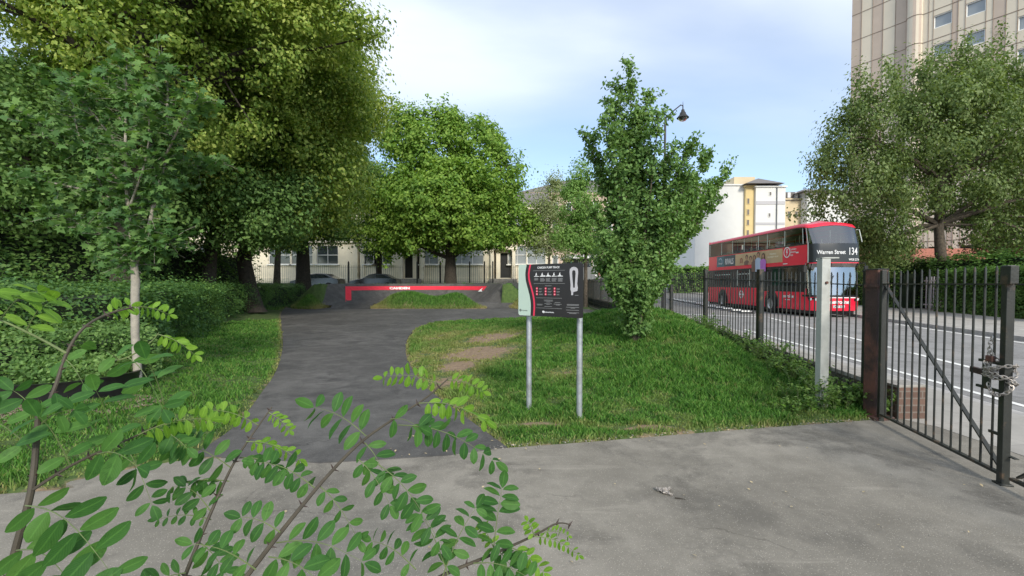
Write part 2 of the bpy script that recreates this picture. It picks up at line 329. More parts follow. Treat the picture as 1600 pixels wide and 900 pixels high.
class MB:
    """collects shapes into one mesh"""
    def __init__(s): s.v = []; s.f = []; s.m = []; s.mi = 0
    def add(s, vs, fs):
        k = len(s.v); s.v += [tuple(x) for x in vs]
        for f in fs: s.f.append([i + k for i in f]); s.m.append(s.mi)
        return s
    def box(s, c, d, rz=0, mat=None):
        x, y, z = (a / 2 for a in d); vs = [Vector((i * x, j * y, k * z)) for k in (-1, 1) for j in (-1, 1) for i in (-1, 1)]
        Mx = Matrix.Rotation(rz, 4, 'Z') if mat is None else mat
        vs = [Mx @ v + Vector(c) for v in vs]
        return s.add(vs, [(0, 2, 3, 1), (4, 5, 7, 6), (0, 1, 5, 4), (2, 6, 7, 3), (0, 4, 6, 2), (1, 3, 7, 5)])
    def bar(s, a, b, wx, wy=None, up=(0, 0, 1)):
        """square bar from a to b"""
        a = Vector(a); b = Vector(b); d = b - a; wy = wy or wx
        z = d.normalized(); x = Vector(up).cross(z)
        if x.length < 1e-4: x = Vector((1, 0, 0))
        x.normalize(); y = z.cross(x)
        Mx = Matrix((x, y, z)).transposed().to_4x4()
        return s.box((a + b) / 2, (wx, wy, d.length), mat=Mx)
    def tube(s, pts, rs, n=8, cap=True):
        pts = [Vector(p) for p in pts]
        if not hasattr(rs, '__len__'): rs = [rs] * len(pts)
        k = len(s.v); prev = None
        for i, p in enumerate(pts):
            d = (pts[min(i + 1, len(pts) - 1)] - pts[max(i - 1, 0)])
            if d.length < 1e-9: d = Vector((0, 0, 1))
            d.normalize()
            if prev is None: x = d.cross(Vector((0, 0, 1)) if abs(d.z) < 0.9 else Vector((1, 0, 0)))
            else: x = prev - d * prev.dot(d)
            x.normalize(); prev = x; y = d.cross(x)
            for j in range(n):
                a = 2 * math.pi * j / n
                s.v.append(tuple(p + (x * math.cos(a) + y * math.sin(a)) * rs[i]))
        for i in range(len(pts) - 1):
            for j in range(n):
                s.f.append([k + i * n + j, k + i * n + (j + 1) % n, k + (i + 1) * n + (j + 1) % n, k + (i + 1) * n + j]); s.m.append(s.mi)
        if cap:
            s.f.append([k + j for j in range(n)][::-1]); s.m.append(s.mi)
            s.f.append([k + (len(pts) - 1) * n + j for j in range(n)]); s.m.append(s.mi)
        return s
    def lathe(s, prof, c=(0, 0, 0), n=20):
        k = len(s.v); c = Vector(c)
        for r, z in prof:
            for j in range(n):
                a = 2 * math.pi * j / n; s.v.append((c.x + r * math.cos(a), c.y + r * math.sin(a), c.z + z))
        for i in range(len(prof) - 1):
            for j in range(n):
                s.f.append([k + i * n + j, k + i * n + (j + 1) % n, k + (i + 1) * n + (j + 1) % n, k + (i + 1) * n + j]); s.m.append(s.mi)
        return s
    def grid(s, fn, nu, nv):
        k = len(s.v)
        for i in range(nu + 1):
            for j in range(nv + 1): s.v.append(tuple(fn(i / nu, j / nv)))
        for i in range(nu):
            for j in range(nv):
                a = k + i * (nv + 1) + j
                s.f.append([a, a + nv + 1, a + nv + 2, a + 1]); s.m.append(s.mi)
        return s
    def prism(s, poly, fn, t0, t1):
        """outline (a, b) mapped by fn(a, b, depth) with a thickness"""
        n = len(poly); vs = [fn(a, b, t0) for a, b in poly] + [fn(a, b, t1) for a, b in poly]
        return s.add(vs, [list(range(n))[::-1], list(range(n, 2 * n))] + [(i, (i + 1) % n, n + (i + 1) % n, n + i) for i in range(n)])
    def build(s, name, mats, parent=None, smooth=False, bevel=0):
        me = bpy.data.meshes.new(name); me.from_pydata(s.v, [], s.f)
        if isinstance(mats, str): mats = [mats]
        for m in mats: me.materials.append(MATS[m])
        if len(mats) > 1: me.polygons.foreach_set('material_index', s.m)
        if smooth:
            me.polygons.foreach_set('use_smooth', [True] * len(me.polygons))
            me.set_sharp_from_angle(angle=R(40))
        me.update()
        o = link(name, me, parent)
        if bevel:
            md = o.modifiers.new('bevel', 'BEVEL'); md.width = bevel; md.segments = 2; md.limit_method = 'ANGLE'
        return o

def np_mesh(name, V, F, mat_, parent=None, attr=None):
    """V (n,3), F (m,k) with k verts a face"""
    me = bpy.data.meshes.new(name); nv, (nf, k) = len(V), F.shape
    me.vertices.add(nv); me.vertices.foreach_set('co', V.astype(np.float32).ravel())
    me.loops.add(nf * k); me.loops.foreach_set('vertex_index', F.astype(np.int32).ravel())
    me.polygons.add(nf); me.polygons.foreach_set('loop_start', np.arange(0, nf * k, k, dtype=np.int32))
    if attr:
        for an, av in attr.items():
            a = me.attributes.new(an, 'FLOAT', 'POINT'); a.data.foreach_set('value', av.astype(np.float32))
    me.update(calc_edges=True); me.materials.append(MATS[mat_])
    return link(name, me, parent)

def text_mesh(txt, size, mapf, mat_, name, parent, align='CENTER', bold=0.0, sx=1.0):
    """letters as flat faces, placed by mapf(a, b)"""
    cu = bpy.data.curves.new('t', 'FONT'); cu.body = txt; cu.size = size; cu.align_x = align; cu.align_y = 'CENTER'; cu.offset = bold
    cu.resolution_u = 3
    o = bpy.data.objects.new('t', cu); C.objects.link(o)
    dg = bpy.context.evaluated_depsgraph_get(); me = bpy.data.meshes.new_from_object(o.evaluated_get(dg))
    bpy.data.objects.remove(o); bpy.data.curves.remove(cu)
    for v in me.vertices: v.co = mapf(v.co.x * sx, v.co.y)
    me.materials.clear(); me.materials.append(MATS[mat_]); me.name = name
    return link(name, me, parent)

# ---------------------------------------------------------------- foliage helpers
DIAMOND = (np.array([(-0.5, 0, 0), (0, -0.3, 0.06), (0.5, 0, 0), (0, 0.3, 0.06)]), np.array([(0, 1, 2), (0, 2, 3)]))
def star_leaf():
    r = [(0.0, -0.48), (0.10, -0.22), (0.42, -0.30), (0.26, -0.08), (0.52, 0.14), (0.24, 0.12), (0.17, 0.26), (0.0, 0.56)]
    pts = r + [(-x, y) for x, y in r[-2:0:-1]]
    V = [(0, 0, 0.0)] + [(x, y, -0.25 * (x * x + y * y)) for x, y in pts]
    n = len(pts); return np.array(V), np.array([(0, 1 + i, 1 + (i + 1) % n) for i in range(n)])
MAPLE = star_leaf()
def norm(a): return a / np.maximum(np.linalg.norm(a, axis=1, keepdims=True), 1e-9)
def leaves(name, pts, nrm, size, mat_, parent=None, shape=DIAMOND, seed=1, jitter=0.35, hang=None):
    g = np.random.default_rng(seed); n = len(pts)
    nn = norm(nrm); a = g.normal(size=(n, 3))
    if hang is not None: a = a * (1 - hang) + np.array([0, 0, -1.0]) * hang * 2
    u = norm(a - nn * (a * nn).sum(1, keepdims=True)); v = np.cross(nn, u)
    sz = size * (1 + jitter * g.uniform(-1, 1, n))[:, None, None]
    T, Fc = shape
    V = pts[:, None] + sz * (T[None, :, 0, None] * u[:, None] + T[None, :, 1, None] * v[:, None] + T[None, :, 2, None] * nn[:, None])
    F = (Fc[None] + (np.arange(n) * len(T))[:, None, None]).reshape(-1, 3)
    return np_mesh(name, V.reshape(-1, 3), F, mat_, parent)
def auto_blobs(c, r, k, sub, seed, low=-0.55):
    """lumps over an ellipsoid: the uneven outline of a crown"""
    g = np.random.default_rng(seed); out = [(np.array(c, float), np.array(r, float) * 0.80)]
    while len(out) < k + 1:
        d = g.normal(size=3); d /= np.linalg.norm(d)
        if d[2] < low: continue
        rr = sub * g.uniform(0.6, 1.25)
        out.append((np.array(c) + d * np.array(r) * g.uniform(0.72, 0.92), np.array([rr, rr, rr * 0.75])))
    return out
def crown_points(blobs, ncl, per, clr, seed, depth=0.5, up=0.45, flat=0.6, spikes=0, spike_len=0.7):
    g = np.random.default_rng(seed); W = np.array([np.prod(b[1]) ** (2 / 3) for b in blobs]); W /= W.sum()
    idx = g.choice(len(blobs), ncl, p=W); cc = np.array([b[0] for b in blobs])[idx]; rr = np.array([b[1] for b in blobs])[idx]
    d = norm(g.normal(size=(ncl, 3))); rad = 1 - depth * g.random(ncl) ** 1.6
    cl = cc + d * rr * rad[:, None]
    if spikes:      # sprays reaching out past the lumps
        i2 = g.integers(0, ncl, spikes); ln = g.uniform(0.5, 1.5, spikes) * spike_len; dd = norm(d[i2] + g.normal(size=(spikes, 3)) * 0.45 + np.array([0, 0, 0.25]))
        st = cc[i2] + d[i2] * rr[i2] * 0.9; st = st[:, None] + dd[:, None] * (ln[:, None] * np.linspace(0.1, 1, 5)[None])[..., None]
        cl = np.concatenate([cl, st.reshape(-1, 3)]); d = np.concatenate([d, np.repeat(dd, 5, 0)])
    nall = len(cl); pk = np.full(nall, float(per)) * g.lognormal(-0.12, 0.5, nall); s = clr * g.uniform(0.55, 1.45, nall)
    if spikes: tail = np.tile(np.linspace(0.5, 0.12, 5), spikes); pk[ncl:] = per * tail; s[ncl:] = clr * (0.35 + tail)
    k = g.poisson(pk); rep = np.repeat(np.arange(nall), k)
    off = g.normal(size=(len(rep), 3)) * s[rep][:, None] * np.array([1, 1, flat])
    pts = cl[rep] + off
    nr = norm(d[rep] * 0.5 + norm(off) * 0.95 + np.array([0, 0, up]) + g.normal(size=(len(rep), 3)) * 0.42)
    return pts, nr, cl
def limb(mb, a, b, r0, r1, g, sag=0.12, seg=5, n=6):
    a = Vector(a); b = Vector(b); L = (b - a).length; pts = []
    o = Vector((g.uniform(-1, 1), g.uniform(-1, 1), g.uniform(0.1, 1))) * L * sag
    for i in range(seg + 1):
        f = i / seg; p = a.lerp(b, f) + o * math.sin(math.pi * f)
        if 0 < i < seg: p += Vector((g.gauss(0, 1), g.gauss(0, 1), g.gauss(0, 1))) * L * 0.018
        pts.append(p)
    mb.tube(pts, [r0 + (r1 - r0) * (i / seg) for i in range(seg + 1)], n)
    return pts
def tree(name, label, group, base, trunk, blobs, ncl, per, clr, lsize, lmat, bark, seed, nlimb=26, limb_r=0.12, depth=0.5, hang=None, shape=DIAMOND, up=0.45, cat='tree', flat=0.6, spikes=0, spike_len=0.7):
    """trunk: list of (x, y, z, r) relative to base; limbs fork off its upper half to clumps of the crown"""
    base = Vector(base); T = thing(name, label, cat, base, 0, group)
    pts, nr, cl = crown_points(blobs, ncl, per, clr, seed, depth, up, flat, spikes, spike_len)
    bb = np.array(base)
    leaves('crown', pts - bb, nr, lsize, lmat, T, shape, seed, hang=hang)
    g = random.Random(seed); mb = MB(); tp = [Vector(p[:3]) for p in trunk]; tr = [p[3] for p in trunk]
    mb.tube([tp[0] + Vector((0, 0, -0.15))] + tp, [tr[0] * 1.35] + tr, 12)
    mb.build('trunk', bark, T, smooth=True)
    br = MB(); forks = []
    sel = g.sample(range(len(cl)), min(nlimb, len(cl)))
    for q, i in enumerate(sel):
        e = Vector(cl[i]) - base
        # fork from a trunk point below the target
        cand = [k for k in range(len(tp)) if k >= len(tp) * 0.3]
        k = min(cand, key=lambda k: abs(tp[k].z + 0.35 * (e - tp[k]).xy.length - e.z))
        st = tp[k]
        if forks and g.random() < 0.6:
            st2, r2 = min(forks, key=lambda f: (f[0] - e).length)
            if (st2 - e).length < (st - e).length * 0.8: 
                limb(br, st2, e, r2 * 0.7, limb_r * 0.09, g); continue
        r0 = min(tr[k] * 0.75, limb_r * g.uniform(0.6, 1.1))
        p = limb(br, st, e, r0, limb_r * 0.1, g)
        for j in (2, 3): forks.append((p[j], r0 * (1 - j / 5)))
    br.build('limbs', bark, T, smooth=True)
    return T

# ---------------------------------------------------------------- ground plan
def in_poly(X, Y, poly):
    r = np.zeros(X.shape, bool); n = len(poly)
    for i in range(n):
        x1, y1 = poly[i]; x2, y2 = poly[(i + 1) % n]
        if y1 == y2: continue
        c = ((y1 > Y) != (y2 > Y)) & (X < (x2 - x1) * (Y - y1) / (y2 - y1) + x1)
        r ^= c
    return r
def seg_dist(X, Y, pts, closed=True):
    D = np.full(X.shape, 1e9); n = len(pts)
    for i in range(n if closed else n - 1):
        x1, y1 = pts[i]; x2, y2 = pts[(i + 1) % n]; dx, dy = x2 - x1, y2 - y1; L = dx * dx + dy * dy + 1e-12
        t = np.clip(((X - x1) * dx + (Y - y1) * dy) / L, 0, 1)
        D = np.minimum(D, np.hypot(X - x1 - t * dx, Y - y1 - t * dy))
    return D
def smooth_line(pts, k=6):
    out = []; n = len(pts)
    for i in range(n - 1):
        p0, p1, p2, p3 = (np.array(pts[max(0, min(n - 1, j))], float) for j in (i - 1, i, i + 1, i + 2))
        for q in range(k):
            t = q / k
            out.append(tuple(0.5 * ((2 * p1) + (p2 - p0) * t + (2 * p0 - 5 * p1 + 4 * p2 - p3) * t * t + (3 * p1 - p0 - 3 * p2 + p3) * t ** 3)))
    out.append(tuple(map(float, pts[-1]))); return out
g2 = lambda px, py: tuple(G(px, py).xy)
def fence_x(Y): return 4.02 + 0.04 * (Y - 5)
FRONT = smooth_line([(-14, 1.5), (-8, 2.5), g2(0, 772), g2(110, 752), g2(230, 728), g2(330, 716), g2(470, 720), g2(620, 714), g2(790, 700), g2(900, 692), g2(1050, 680), g2(1200, 668), g2(1300, 661), g2(1372, 655)], 5)
FORE = FRONT + [(4.7, 4.78), (4.7, 1.0), (4.7, -6), (-14, -6)]
LEFT_E = smooth_line([g2(300, 712), g2(350, 680), g2(378, 655), g2(408, 615), g2(432, 578), g2(442, 540), g2(440, 512), (-10.6, 20.5), (-13.0, 25.5), (-14.2, 28.5)], 6)
RIGHT_E = smooth_line([g2(792, 699), g2(745, 665), g2(700, 632), g2(660, 600), g2(638, 565), g2(634, 545), g2(640, 524), g2(662, 508), g2(720, 502), g2(810, 499), (2.2, 19.6), (4.0, 21.3), (4.4, 24.5), (3.2, 27.5), (1.6, 30)], 6)
TRACK = [tuple(p) for p in LEFT_E] + [(-12, 30.5), (-9, 32), (-2, 32)] + [tuple(p) for p in RIGHT_E[::-1]] + [g2(700, 712), g2(500, 724)]
BC = (-6.0, 27.3); BR_IN, BR_TOP = 3.1, 5.45       # centre and radii of the banked turn

def sstep(a, b, x): t = np.clip((x - a) / (b - a), 0, 1); return t * t * (3 - 2 * t)
def height(X, Y, full=False):
    X = np.asarray(X, float); Y = np.asarray(Y, float)
    hard = in_poly(X, Y, FORE) | in_poly(X, Y, TRACK)
    d = np.minimum(seg_dist(X, Y, FORE), seg_dist(X, Y, TRACK))
    d = np.where(hard, 0, d)
    # right mound
    mound = 0.78 * np.exp(-(((X - 2.9) / 2.0) ** 2 + ((Y - 9.4) / 3.3) ** 2)) + 0.25 * np.exp(-(((X - 1.0) / 2.6) ** 2 + ((Y - 13) / 4) ** 2))
    mound *= sstep(0, 1.9, d) * (0.52 + 0.48 * sstep(0.0, 0.9, fence_x(Y) - X))
    # left bank rising to the hedge
    bank = np.where(X < -2.4, 0.32 * sstep(0.0, 3.5, d), 0)
    # banks round the far side of the turn, then the street level
    r = np.hypot(X - BC[0], Y - BC[1]); ang = np.where(Y < BC[1] - 0.5, 0.0, 1.0)
    berm = ang * 1.40 * np.clip(1 - (np.abs(r - BR_TOP - 0.25) - 0.25) / 1.5, 0, 1)
    berm = np.where(r < BR_TOP - 0.05, -0.3, berm)
    street = 0.9 * sstep(33.5, 37.5, Y + 0.12 * np.minimum(0, X + 6))* (X < fence_x(Y))
    h = 0.025 * sstep(0, 0.12, d) + mound + bank + street
    h = np.maximum(h, np.where(hard & (ang < 1), -9, berm))
    near_b = (r < BR_TOP - 0.05) & (Y > BC[1] - 0.5)
    h = np.where((hard & (h < 0.06)) | near_b, -0.06, h)
    h = np.where(X > fence_x(Y) + 0.02, -0.06, h)
    h = h + np.where(h > 0.02, 0.012 * np.sin(X * 5.1 + 1.3 * np.sin(Y * 3.7)) * np.sin(Y * 4.3 + X) + 0.01 * np.sin(X * 11 + Y * 7), 0)
    return h
_lat = np.random.default_rng(77).random((257, 257))
def vnoise(X, Y, s):
    x = np.asarray(X) / s + 100; y = np.asarray(Y) / s + 100; i = np.floor(x).astype(int); j = np.floor(y).astype(int); fx = x - i; fy = y - j
    fx = fx * fx * (3 - 2 * fx); fy = fy * fy * (3 - 2 * fy); L_ = lambda a, b: _lat[a % 257, b % 257]
    return (L_(i, j) * (1 - fx) + L_(i + 1, j) * fx) * (1 - fy) + (L_(i, j + 1) * (1 - fx) + L_(i + 1, j + 1) * fx) * fy
PATCH = [(g2(745, 560), 0.75, 0.75, 1.15), (g2(772, 540), 0.7, 0.8, 1.05), (g2(715, 575), 0.45, 0.5, 1.0), (g2(880, 600), 0.3, 0.3, 0.5), (g2(700, 600), 0.35, 0.5, 0.7), (g2(690, 530), 0.7, 0.8, 0.6), (g2(690, 640), 0.3, 0.3, 0.6),
         (g2(850, 668), 0.35, 0.10, 0.8), (g2(1010, 672), 0.35, 0.09, 0.9), (g2(655, 560), 0.25, 1.4, 0.5)]
def wear(X, Y):
    w_ = np.zeros(np.shape(X))
    for (x, y), a, b_, k in PATCH: w_ = np.maximum(w_, k * np.exp(-((X - x) / a) ** 2 - ((Y - y) / b_) ** 2))
    d = np.minimum(seg_dist(X, Y, FORE), seg_dist(X, Y, TRACK))
    w_ = np.maximum(w_, 0.6 * np.exp(-(d / (0.05 + 0.004 * Y)) ** 2))
    # worn edges of the far islands and banks
    return np.clip(w_, 0, 1)

# far base sheet
mb = MB(); mb.box((0, 150, -0.16), (900, 900, 0.1)); tag(mb.build('ground', 'wall render'), kind='structure')
# turf terrain (finer near the camera)
xs = np.concatenate([np.arange(-40, -12, 0.6), np.arange(-12, 4.0, 0.11), [4.0, 4.1, 4.3, 4.6, 5.0, 5.6]]); ys = np.concatenate([np.arange(1.0, 14, 0.10), np.arange(14, 36, 0.22), np.arange(36, 64, 1.0)])
XX, YY = np.meshgrid(xs, ys, indexing='ij'); HH = height(XX, YY)
V = np.stack([XX, YY, HH], -1).reshape(-1, 3); nx, ny = len(xs), len(ys)
I = (np.arange(nx - 1)[:, None] * ny + np.arange(ny - 1)[None]).ravel()
F = np.stack([I, I + ny, I + ny + 1, I + 1], -1)
ter = np_mesh('turf_ground', V, F, 'turf', attr={'wear': wear(XX, YY).ravel()})
ter.data.polygons.foreach_set('use_smooth', [True] * len(ter.data.polygons)); tag(ter, kind='structure')

def sheet(name, poly, z, mat_, th=0.05):
    m = MB(); m.prism(poly, lambda a, b, t: (a, b, t), z - th, z); return m.build(name, mat_)
tag(sheet('forecourt', FORE, 0.0, 'worn tarmac'), kind='structure')
tag(sheet('pump_track_path', TRACK, 0.006, 'dark tarmac'), kind='structure')

# ---- grass blades
def grass_field():
    g = np.random.default_rng(3); out = []
    def scatter(n, x0, x1, y0, y1, power=1.0):
        u = g.random(n); Y = y0 * (y1 / y0) ** (u ** power); X = g.uniform(x0, x1, n) ; return X, Y
    X1, Y1 = scatter(330000, -2.6, 4.3, 3.6, 20)
    X2, Y2 = scatter(230000, -9.5, -2.4, 2.2, 26); 
    X3, Y3 = g.uniform(-17, 1.5, 46000), g.uniform(24, 34, 46000)
    X = np.concatenate([X1, X2, X3]); Y = np.concatenate([Y1, Y2, Y3])
    ok = (~in_poly(X, Y, FORE)) & (~in_poly(X, Y, TRACK)) & (X < fence_x(Y) - 0.03)
    r = np.hypot(X - BC[0], Y - BC[1]); ok |= (Y > BC[1]) & (r > BR_TOP + 0.45) & (r < BR_TOP + 2.2)
    ok &= ~((Y > BC[1] - 0.5) & (r < BR_TOP + 0.4))
    px = 800 + 700 * X / Y; ok &= (px > -40)
    X, Y = X[ok], Y[ok]
    w0 = wear(X, Y); tuft = 0.6 * vnoise(X, Y, 0.16) + 0.4 * vnoise(X, Y, 0.45); w_ = w0 * (0.42 + 0.7 * vnoise(X, Y, 0.3) + 0.6 * vnoise(X, Y, 0.09)) + 0.30 * (vnoise(X, Y, 0.55) - 0.55) + 0.25 * np.exp(-((X + 1.3) / 1.5) ** 2 - ((Y - 8) / 5) ** 2) * vnoise(X + 9, Y, 0.35)
    keep = g.random(len(X)) > np.clip(w_ * 1.9 - 0.35, 0, 0.97)
    X, Y, w_, tuft = X[keep], Y[keep], w_[keep], tuft[keep]
    Z = height(X, Y)
    k = Z > -0.02; X, Y, Z, w_, tuft = X[k], Y[k], Z[k], w_[k], tuft[k]
    n = len(X); L = (0.020 + 0.034 * g.random(n)) * (0.25 + 1.9 * tuft ** 1.5) * (1 + 0.03 * Y)
    rich = np.exp(-((X - 2.6) / 1.3) ** 2 - ((Y - 7.5) / 2.6) ** 2); L *= (1 + 0.7 * rich) * (1 - 0.45 * np.clip(w_, 0, 1))
    for sx_, sy_ in ((SIGN[0].x, SIGN[0].y), (SIGN[1].x, SIGN[1].y)): L *= 1 + 0.9 * np.exp(-((X - sx_) / 0.22) ** 2 - ((Y - sy_) / 0.22) ** 2)
    a = g.uniform(0, 2 * np.pi, n); wd = (0.0028 + 0.0009 * Y) * g.uniform(0.7, 1.3, n)
    s = np.stack([np.cos(a), np.sin(a), 0 * a], -1) * wd[:, None]
    b = g.uniform(0, 2 * np.pi, n); lean = g.uniform(0.1, 1.0, n) * L
    tip = np.stack([np.cos(b) * lean, np.sin(b) * lean, L], -1)
    mid = tip * np.array([0.35, 0.35, 0.6])
    base = np.stack([X, Y, Z - 0.008], -1)
    V = np.stack([base - s, base + s, base + mid + s * 0.7, base + mid - s * 0.7, base + tip], 1).reshape(-1, 3)
    o = (np.arange(n) * 5)[:, None, None]
    F = (np.array([[0, 1, 2], [0, 2, 3], [3, 2, 4]])[None] + o).reshape(-1, 3)
    dry = np.clip(w_ * 1.1 - 0.05 + 0.5 * (g.random(n) < 0.07) + 0.25 * (tuft < 0.35) + 0.16 * np.exp(-((px[ok][keep][k] - 700) / 90) ** 2), 0, 1)
    tag(np_mesh('grass', V, F, 'grass blades', attr={'dry': np.repeat(dry, 5)}), 'short green and yellowing grass on the banks beside the tarmac path', 'grass', kind='stuff')
SIGN = (G(823, 648), G(902, 664))
grass_field()

# ---- the banked turn
def berm():
    T = thing('banked_turn', 'dark tarmac banked turn of the cycle track with a red painted band', 'track berm', (BC[0], BC[1], 0))
    def prof(q):   # q 0 inner foot .. 1 top edge -> radius, height
        return BR_IN + (BR_TOP - BR_IN) * q, 1.43 * (q ** 1.9)
    def surf(u, q, off=0.0):
        a = -0.12 + (math.pi + 0.24) * u
        r, z = prof(q)
        e = min(1, min(u, 1 - u) / 0.075); e = e * e * (3 - 2 * e) if e < 1 else 1.0
        z *= 0.15 + 0.85 * e
        return Vector((math.cos(a) * (r - off), math.sin(a) * (r - off), z + off + 0.012))
    m = MB(); m.grid(lambda u, q: surf(1 - u, q), 72, 14)
    def top(u, q):
        p = surf(1 - u, 1.0); d = Vector((p.x, p.y, 0)).normalized(); s_ = 0.45 * q
        return p + d * s_ + Vector((0, 0, -0.02 * q - (0.25 if q == 1 else 0)))
    m.grid(top, 72, 2)
    m.build('bank', 'dark tarmac', T, smooth=True)
    m = MB(); lo, hi = 0.82, 0.93
    uA = lambda a: (a + 0.12) / (math.pi + 0.24)
    def stub(u, q):
        q = 0.50 + (hi - 0.50) * q; r_ = prof(q)[0]; k = -0.372 + 0.013 * u; a = math.atan2(-k, 1) + math.acos(max(-0.999, (k * BC[1] - BC[0]) / (r_ * math.hypot(1, k)))); return surf(uA(a), q, 0.006)
    aL = math.atan2(0.372, 1) + math.acos((-0.372 * BC[1] - BC[0]) / (prof(hi)[0] * math.hypot(1, 0.372))); m.grid(lambda u, q: surf(uA(aL) + (uA(0.62) - uA(aL)) * u, lo + (hi - lo) * q, 0.006), 60, 3)
    m.grid(stub, 3, 8)
    m.build('painted_band', 'red track paint', T, smooth=True)
    L = math.pi * 4.6
    text_mesh('CAMDEN', 0.29, lambda a, b: surf(0.62 - a / L * 0.98, 0.865 + b * 0.30, 0.012), 'lettering white', 'painted_lettering', T, bold=0.02, sx=1.0)
    m = MB(); m.prism([(-0.2, -0.12), (0.25, -0.12), (0.02, 0.02), (-0.03, 0.2)], lambda a, b, t: surf(uA(0.68) - a / L, 0.82 + b * 0.36, t), 0.009, 0.012)
    m.build('painted_arrow', 'lettering white', T)
berm()
def island(name, label, poly, top, seed):
    """low grass mound on the track"""
    pl = smooth_line(poly + [poly[0]], 5)[:-1]
    x0, x1 = min(p[0] for p in pl), max(p[0] for p in pl); y0, y1 = min(p[1] for p in pl), max(p[1] for p in pl)
    g = np.random.default_rng(seed); xs = np.linspace(x0, x1, 60); ys = np.linspace(y0, y1, 40); X, Y = np.meshgrid(xs, ys, indexing='ij')
    def hz(X, Y):
        ins = in_poly(X, Y, pl); d = seg_dist(X, Y, pl); return np.where(ins, top * sstep(-0.05, 1.25, d) * (0.82 + 0.18 * np.sin(X * 1.9 + 1)) + 0.02, -0.05), d
    H, d = hz(X, Y); V = np.stack([X, Y, H], -1).reshape(-1, 3); ny = 40
    I = (np.arange(59)[:, None] * ny + np.arange(39)[None]).ravel(); F = np.stack([I, I + ny, I + ny + 1, I + 1], -1)
    dm = 0.55 * np.exp(-(d / 0.45) ** 2) + 0.3 * (vnoise(X, Y, 0.5) > 0.6) + 0.5 * (np.exp(-((X - x0) / 0.9) ** 2) + np.exp(-((X - x1) / 0.5) ** 2))
    o = np_mesh(name, V, F, 'turf', attr={'wear': np.clip(dm, 0, 0.8).ravel()}); tag(o, kind='structure')
    n = 26000; X = g.uniform(x0, x1, n); Y = g.uniform(y0, y1, n); H, d = hz(X, Y); k = H > 0; X, Y, H, d = X[k], Y[k], H[k], d[k]; n = len(X)
    a = g.uniform(0, 6.28, n); s = np.stack([np.cos(a), np.sin(a), 0 * a], -1) * 0.016
    L = g.uniform(0.06, 0.20, n); tip = np.stack([g.normal(0, 0.06, n), g.normal(0, 0.06, n), L], -1); B = np.stack([X, Y, H - 0.01], -1)
    V = np.stack([B - s, B + s, B + tip], 1).reshape(-1, 3); F = np.arange(3 * n).reshape(-1, 3)
    dry = np.clip(0.8 * np.exp(-(d / 0.3) ** 2) * g.random(n) + 0.9 * (np.exp(-((X - x0) / 1.0) ** 2) + 0.8 * np.exp(-((X - x1) / 0.5) ** 2)), 0, 1)
    tag(np_mesh('grass', V, F, 'grass blades', attr={'dry': np.repeat(dry, 3)}), label, 'grass', kind='stuff')
island('grass_island', 'long green grass on the low island inside the banked turn', [(-8.1, 25.6), (-2.0, 25.6), (-1.9, 26.6), (-3.2, 28.2), (-5.2, 28.9), (-7.2, 28.3), (-8.3, 27.2)], 0.85, 11)
# low rollers on the right lane and the yellowed bank beside it
m = MB(); m.grid(lambda u, v: (-2.1 + 2.6 * u, 26.0 + 2.0 * v, 0.01 + 0.32 * math.sin(math.pi * v) ** 2), 4, 14); tag(m.build('track_roller', 'dark tarmac', smooth=True), kind='structure')
m = MB(); m.grid(lambda u, v: (-10.6 + 2.4 * u, 25.9 + 1.6 * v, 0.01 + 0.26 * math.sin(math.pi * v) ** 2), 4, 14); tag(m.build('track_roller', 'dark tarmac', smooth=True), kind='structure')
island('grass_bank', 'yellowed dry grass on the bank right of the banked turn', [(-0.2, 26.3), (0.7, 24.9), (2.4, 25.0), (3.0, 27.5), (2.6, 32.5), (0.2, 33.3), (-0.3, 30)], 0.95, 12)
island('grass_bank', 'yellowed dry grass on the bank left of the banked turn', [(-12.6, 25.6), (-11.1, 25.1), (-11.0, 27.5), (-11.4, 31.5), (-12.8, 32), (-13.8, 28.6)], 0.95, 13)

# ---- road, pavements, kerbs, markings
def nk(Y): return 5.0 + 0.145 * Y                 # near kerb
def fk(Y): return 10.75 + 0.245 * Y               # far kerb
def strip(name, fa, fb, y0, y1, z, mat_, th=0.05, n=24):
    m = MB(); ys_ = [y0 + (y1 - y0) * i / n for i in range(n + 1)]
    m.prism([(fa(y), y) for y in ys_] + [(fb(y), y) for y in ys_[::-1]], lambda a, b, t: (a, b, t), z - th, z); return m.build(name, mat_)
tag(strip('pavement', lambda y: fence_x(y) + 0.02 if y > 4.95 else 4.30, lambda y: nk(y) - 0.12, -6, 70, 0.004, 'paving slabs', n=152), kind='structure')
tag(strip('kerb', lambda y: nk(y) - 0.12, nk, -6, 70, 0.004, 'kerb stone', 0.15), kind='structure')
tag(strip('road', nk, fk, -6, 130, -0.09, 'road tarmac'), kind='structure')
tag(strip('kerb', fk, lambda y: fk(y) + 0.14, -6, 130, 0.03, 'kerb stone', 0.2), kind='structure')
tag(strip('pavement', lambda y: fk(y) + 0.14, lambda y: fk(y) + 7.5 + 0.02 * y, -6, 130, 0.02, 'pavement'), kind='structure')
def mark(pts, wd, z=-0.085):
    m = MB(); pts = [Vector((*p, z)) for p in pts]
    for a, b in zip(pts[:-1], pts[1:]):
        d = (b - a).normalized(); s_ = Vector((-d.y, d.x, 0)) * wd / 2; m.add([a + s_, a - s_, b - s_, b + s_], [(0, 1, 2, 3)])
    return m
m = mark([(nk(y) + 0.62, y) for y in np.arange(-2, 16, 1)], 0.10)
m.add(mark([(nk(y) + 0.28, y) for y in np.arange(-2, 16, 1)], 0.07).v, [[i + 4 * k for i in range(4)] for k in range(17)])
tag(m.build('edge_lines', 'road paint'), kind='structure')
m = MB(); y = 0.5
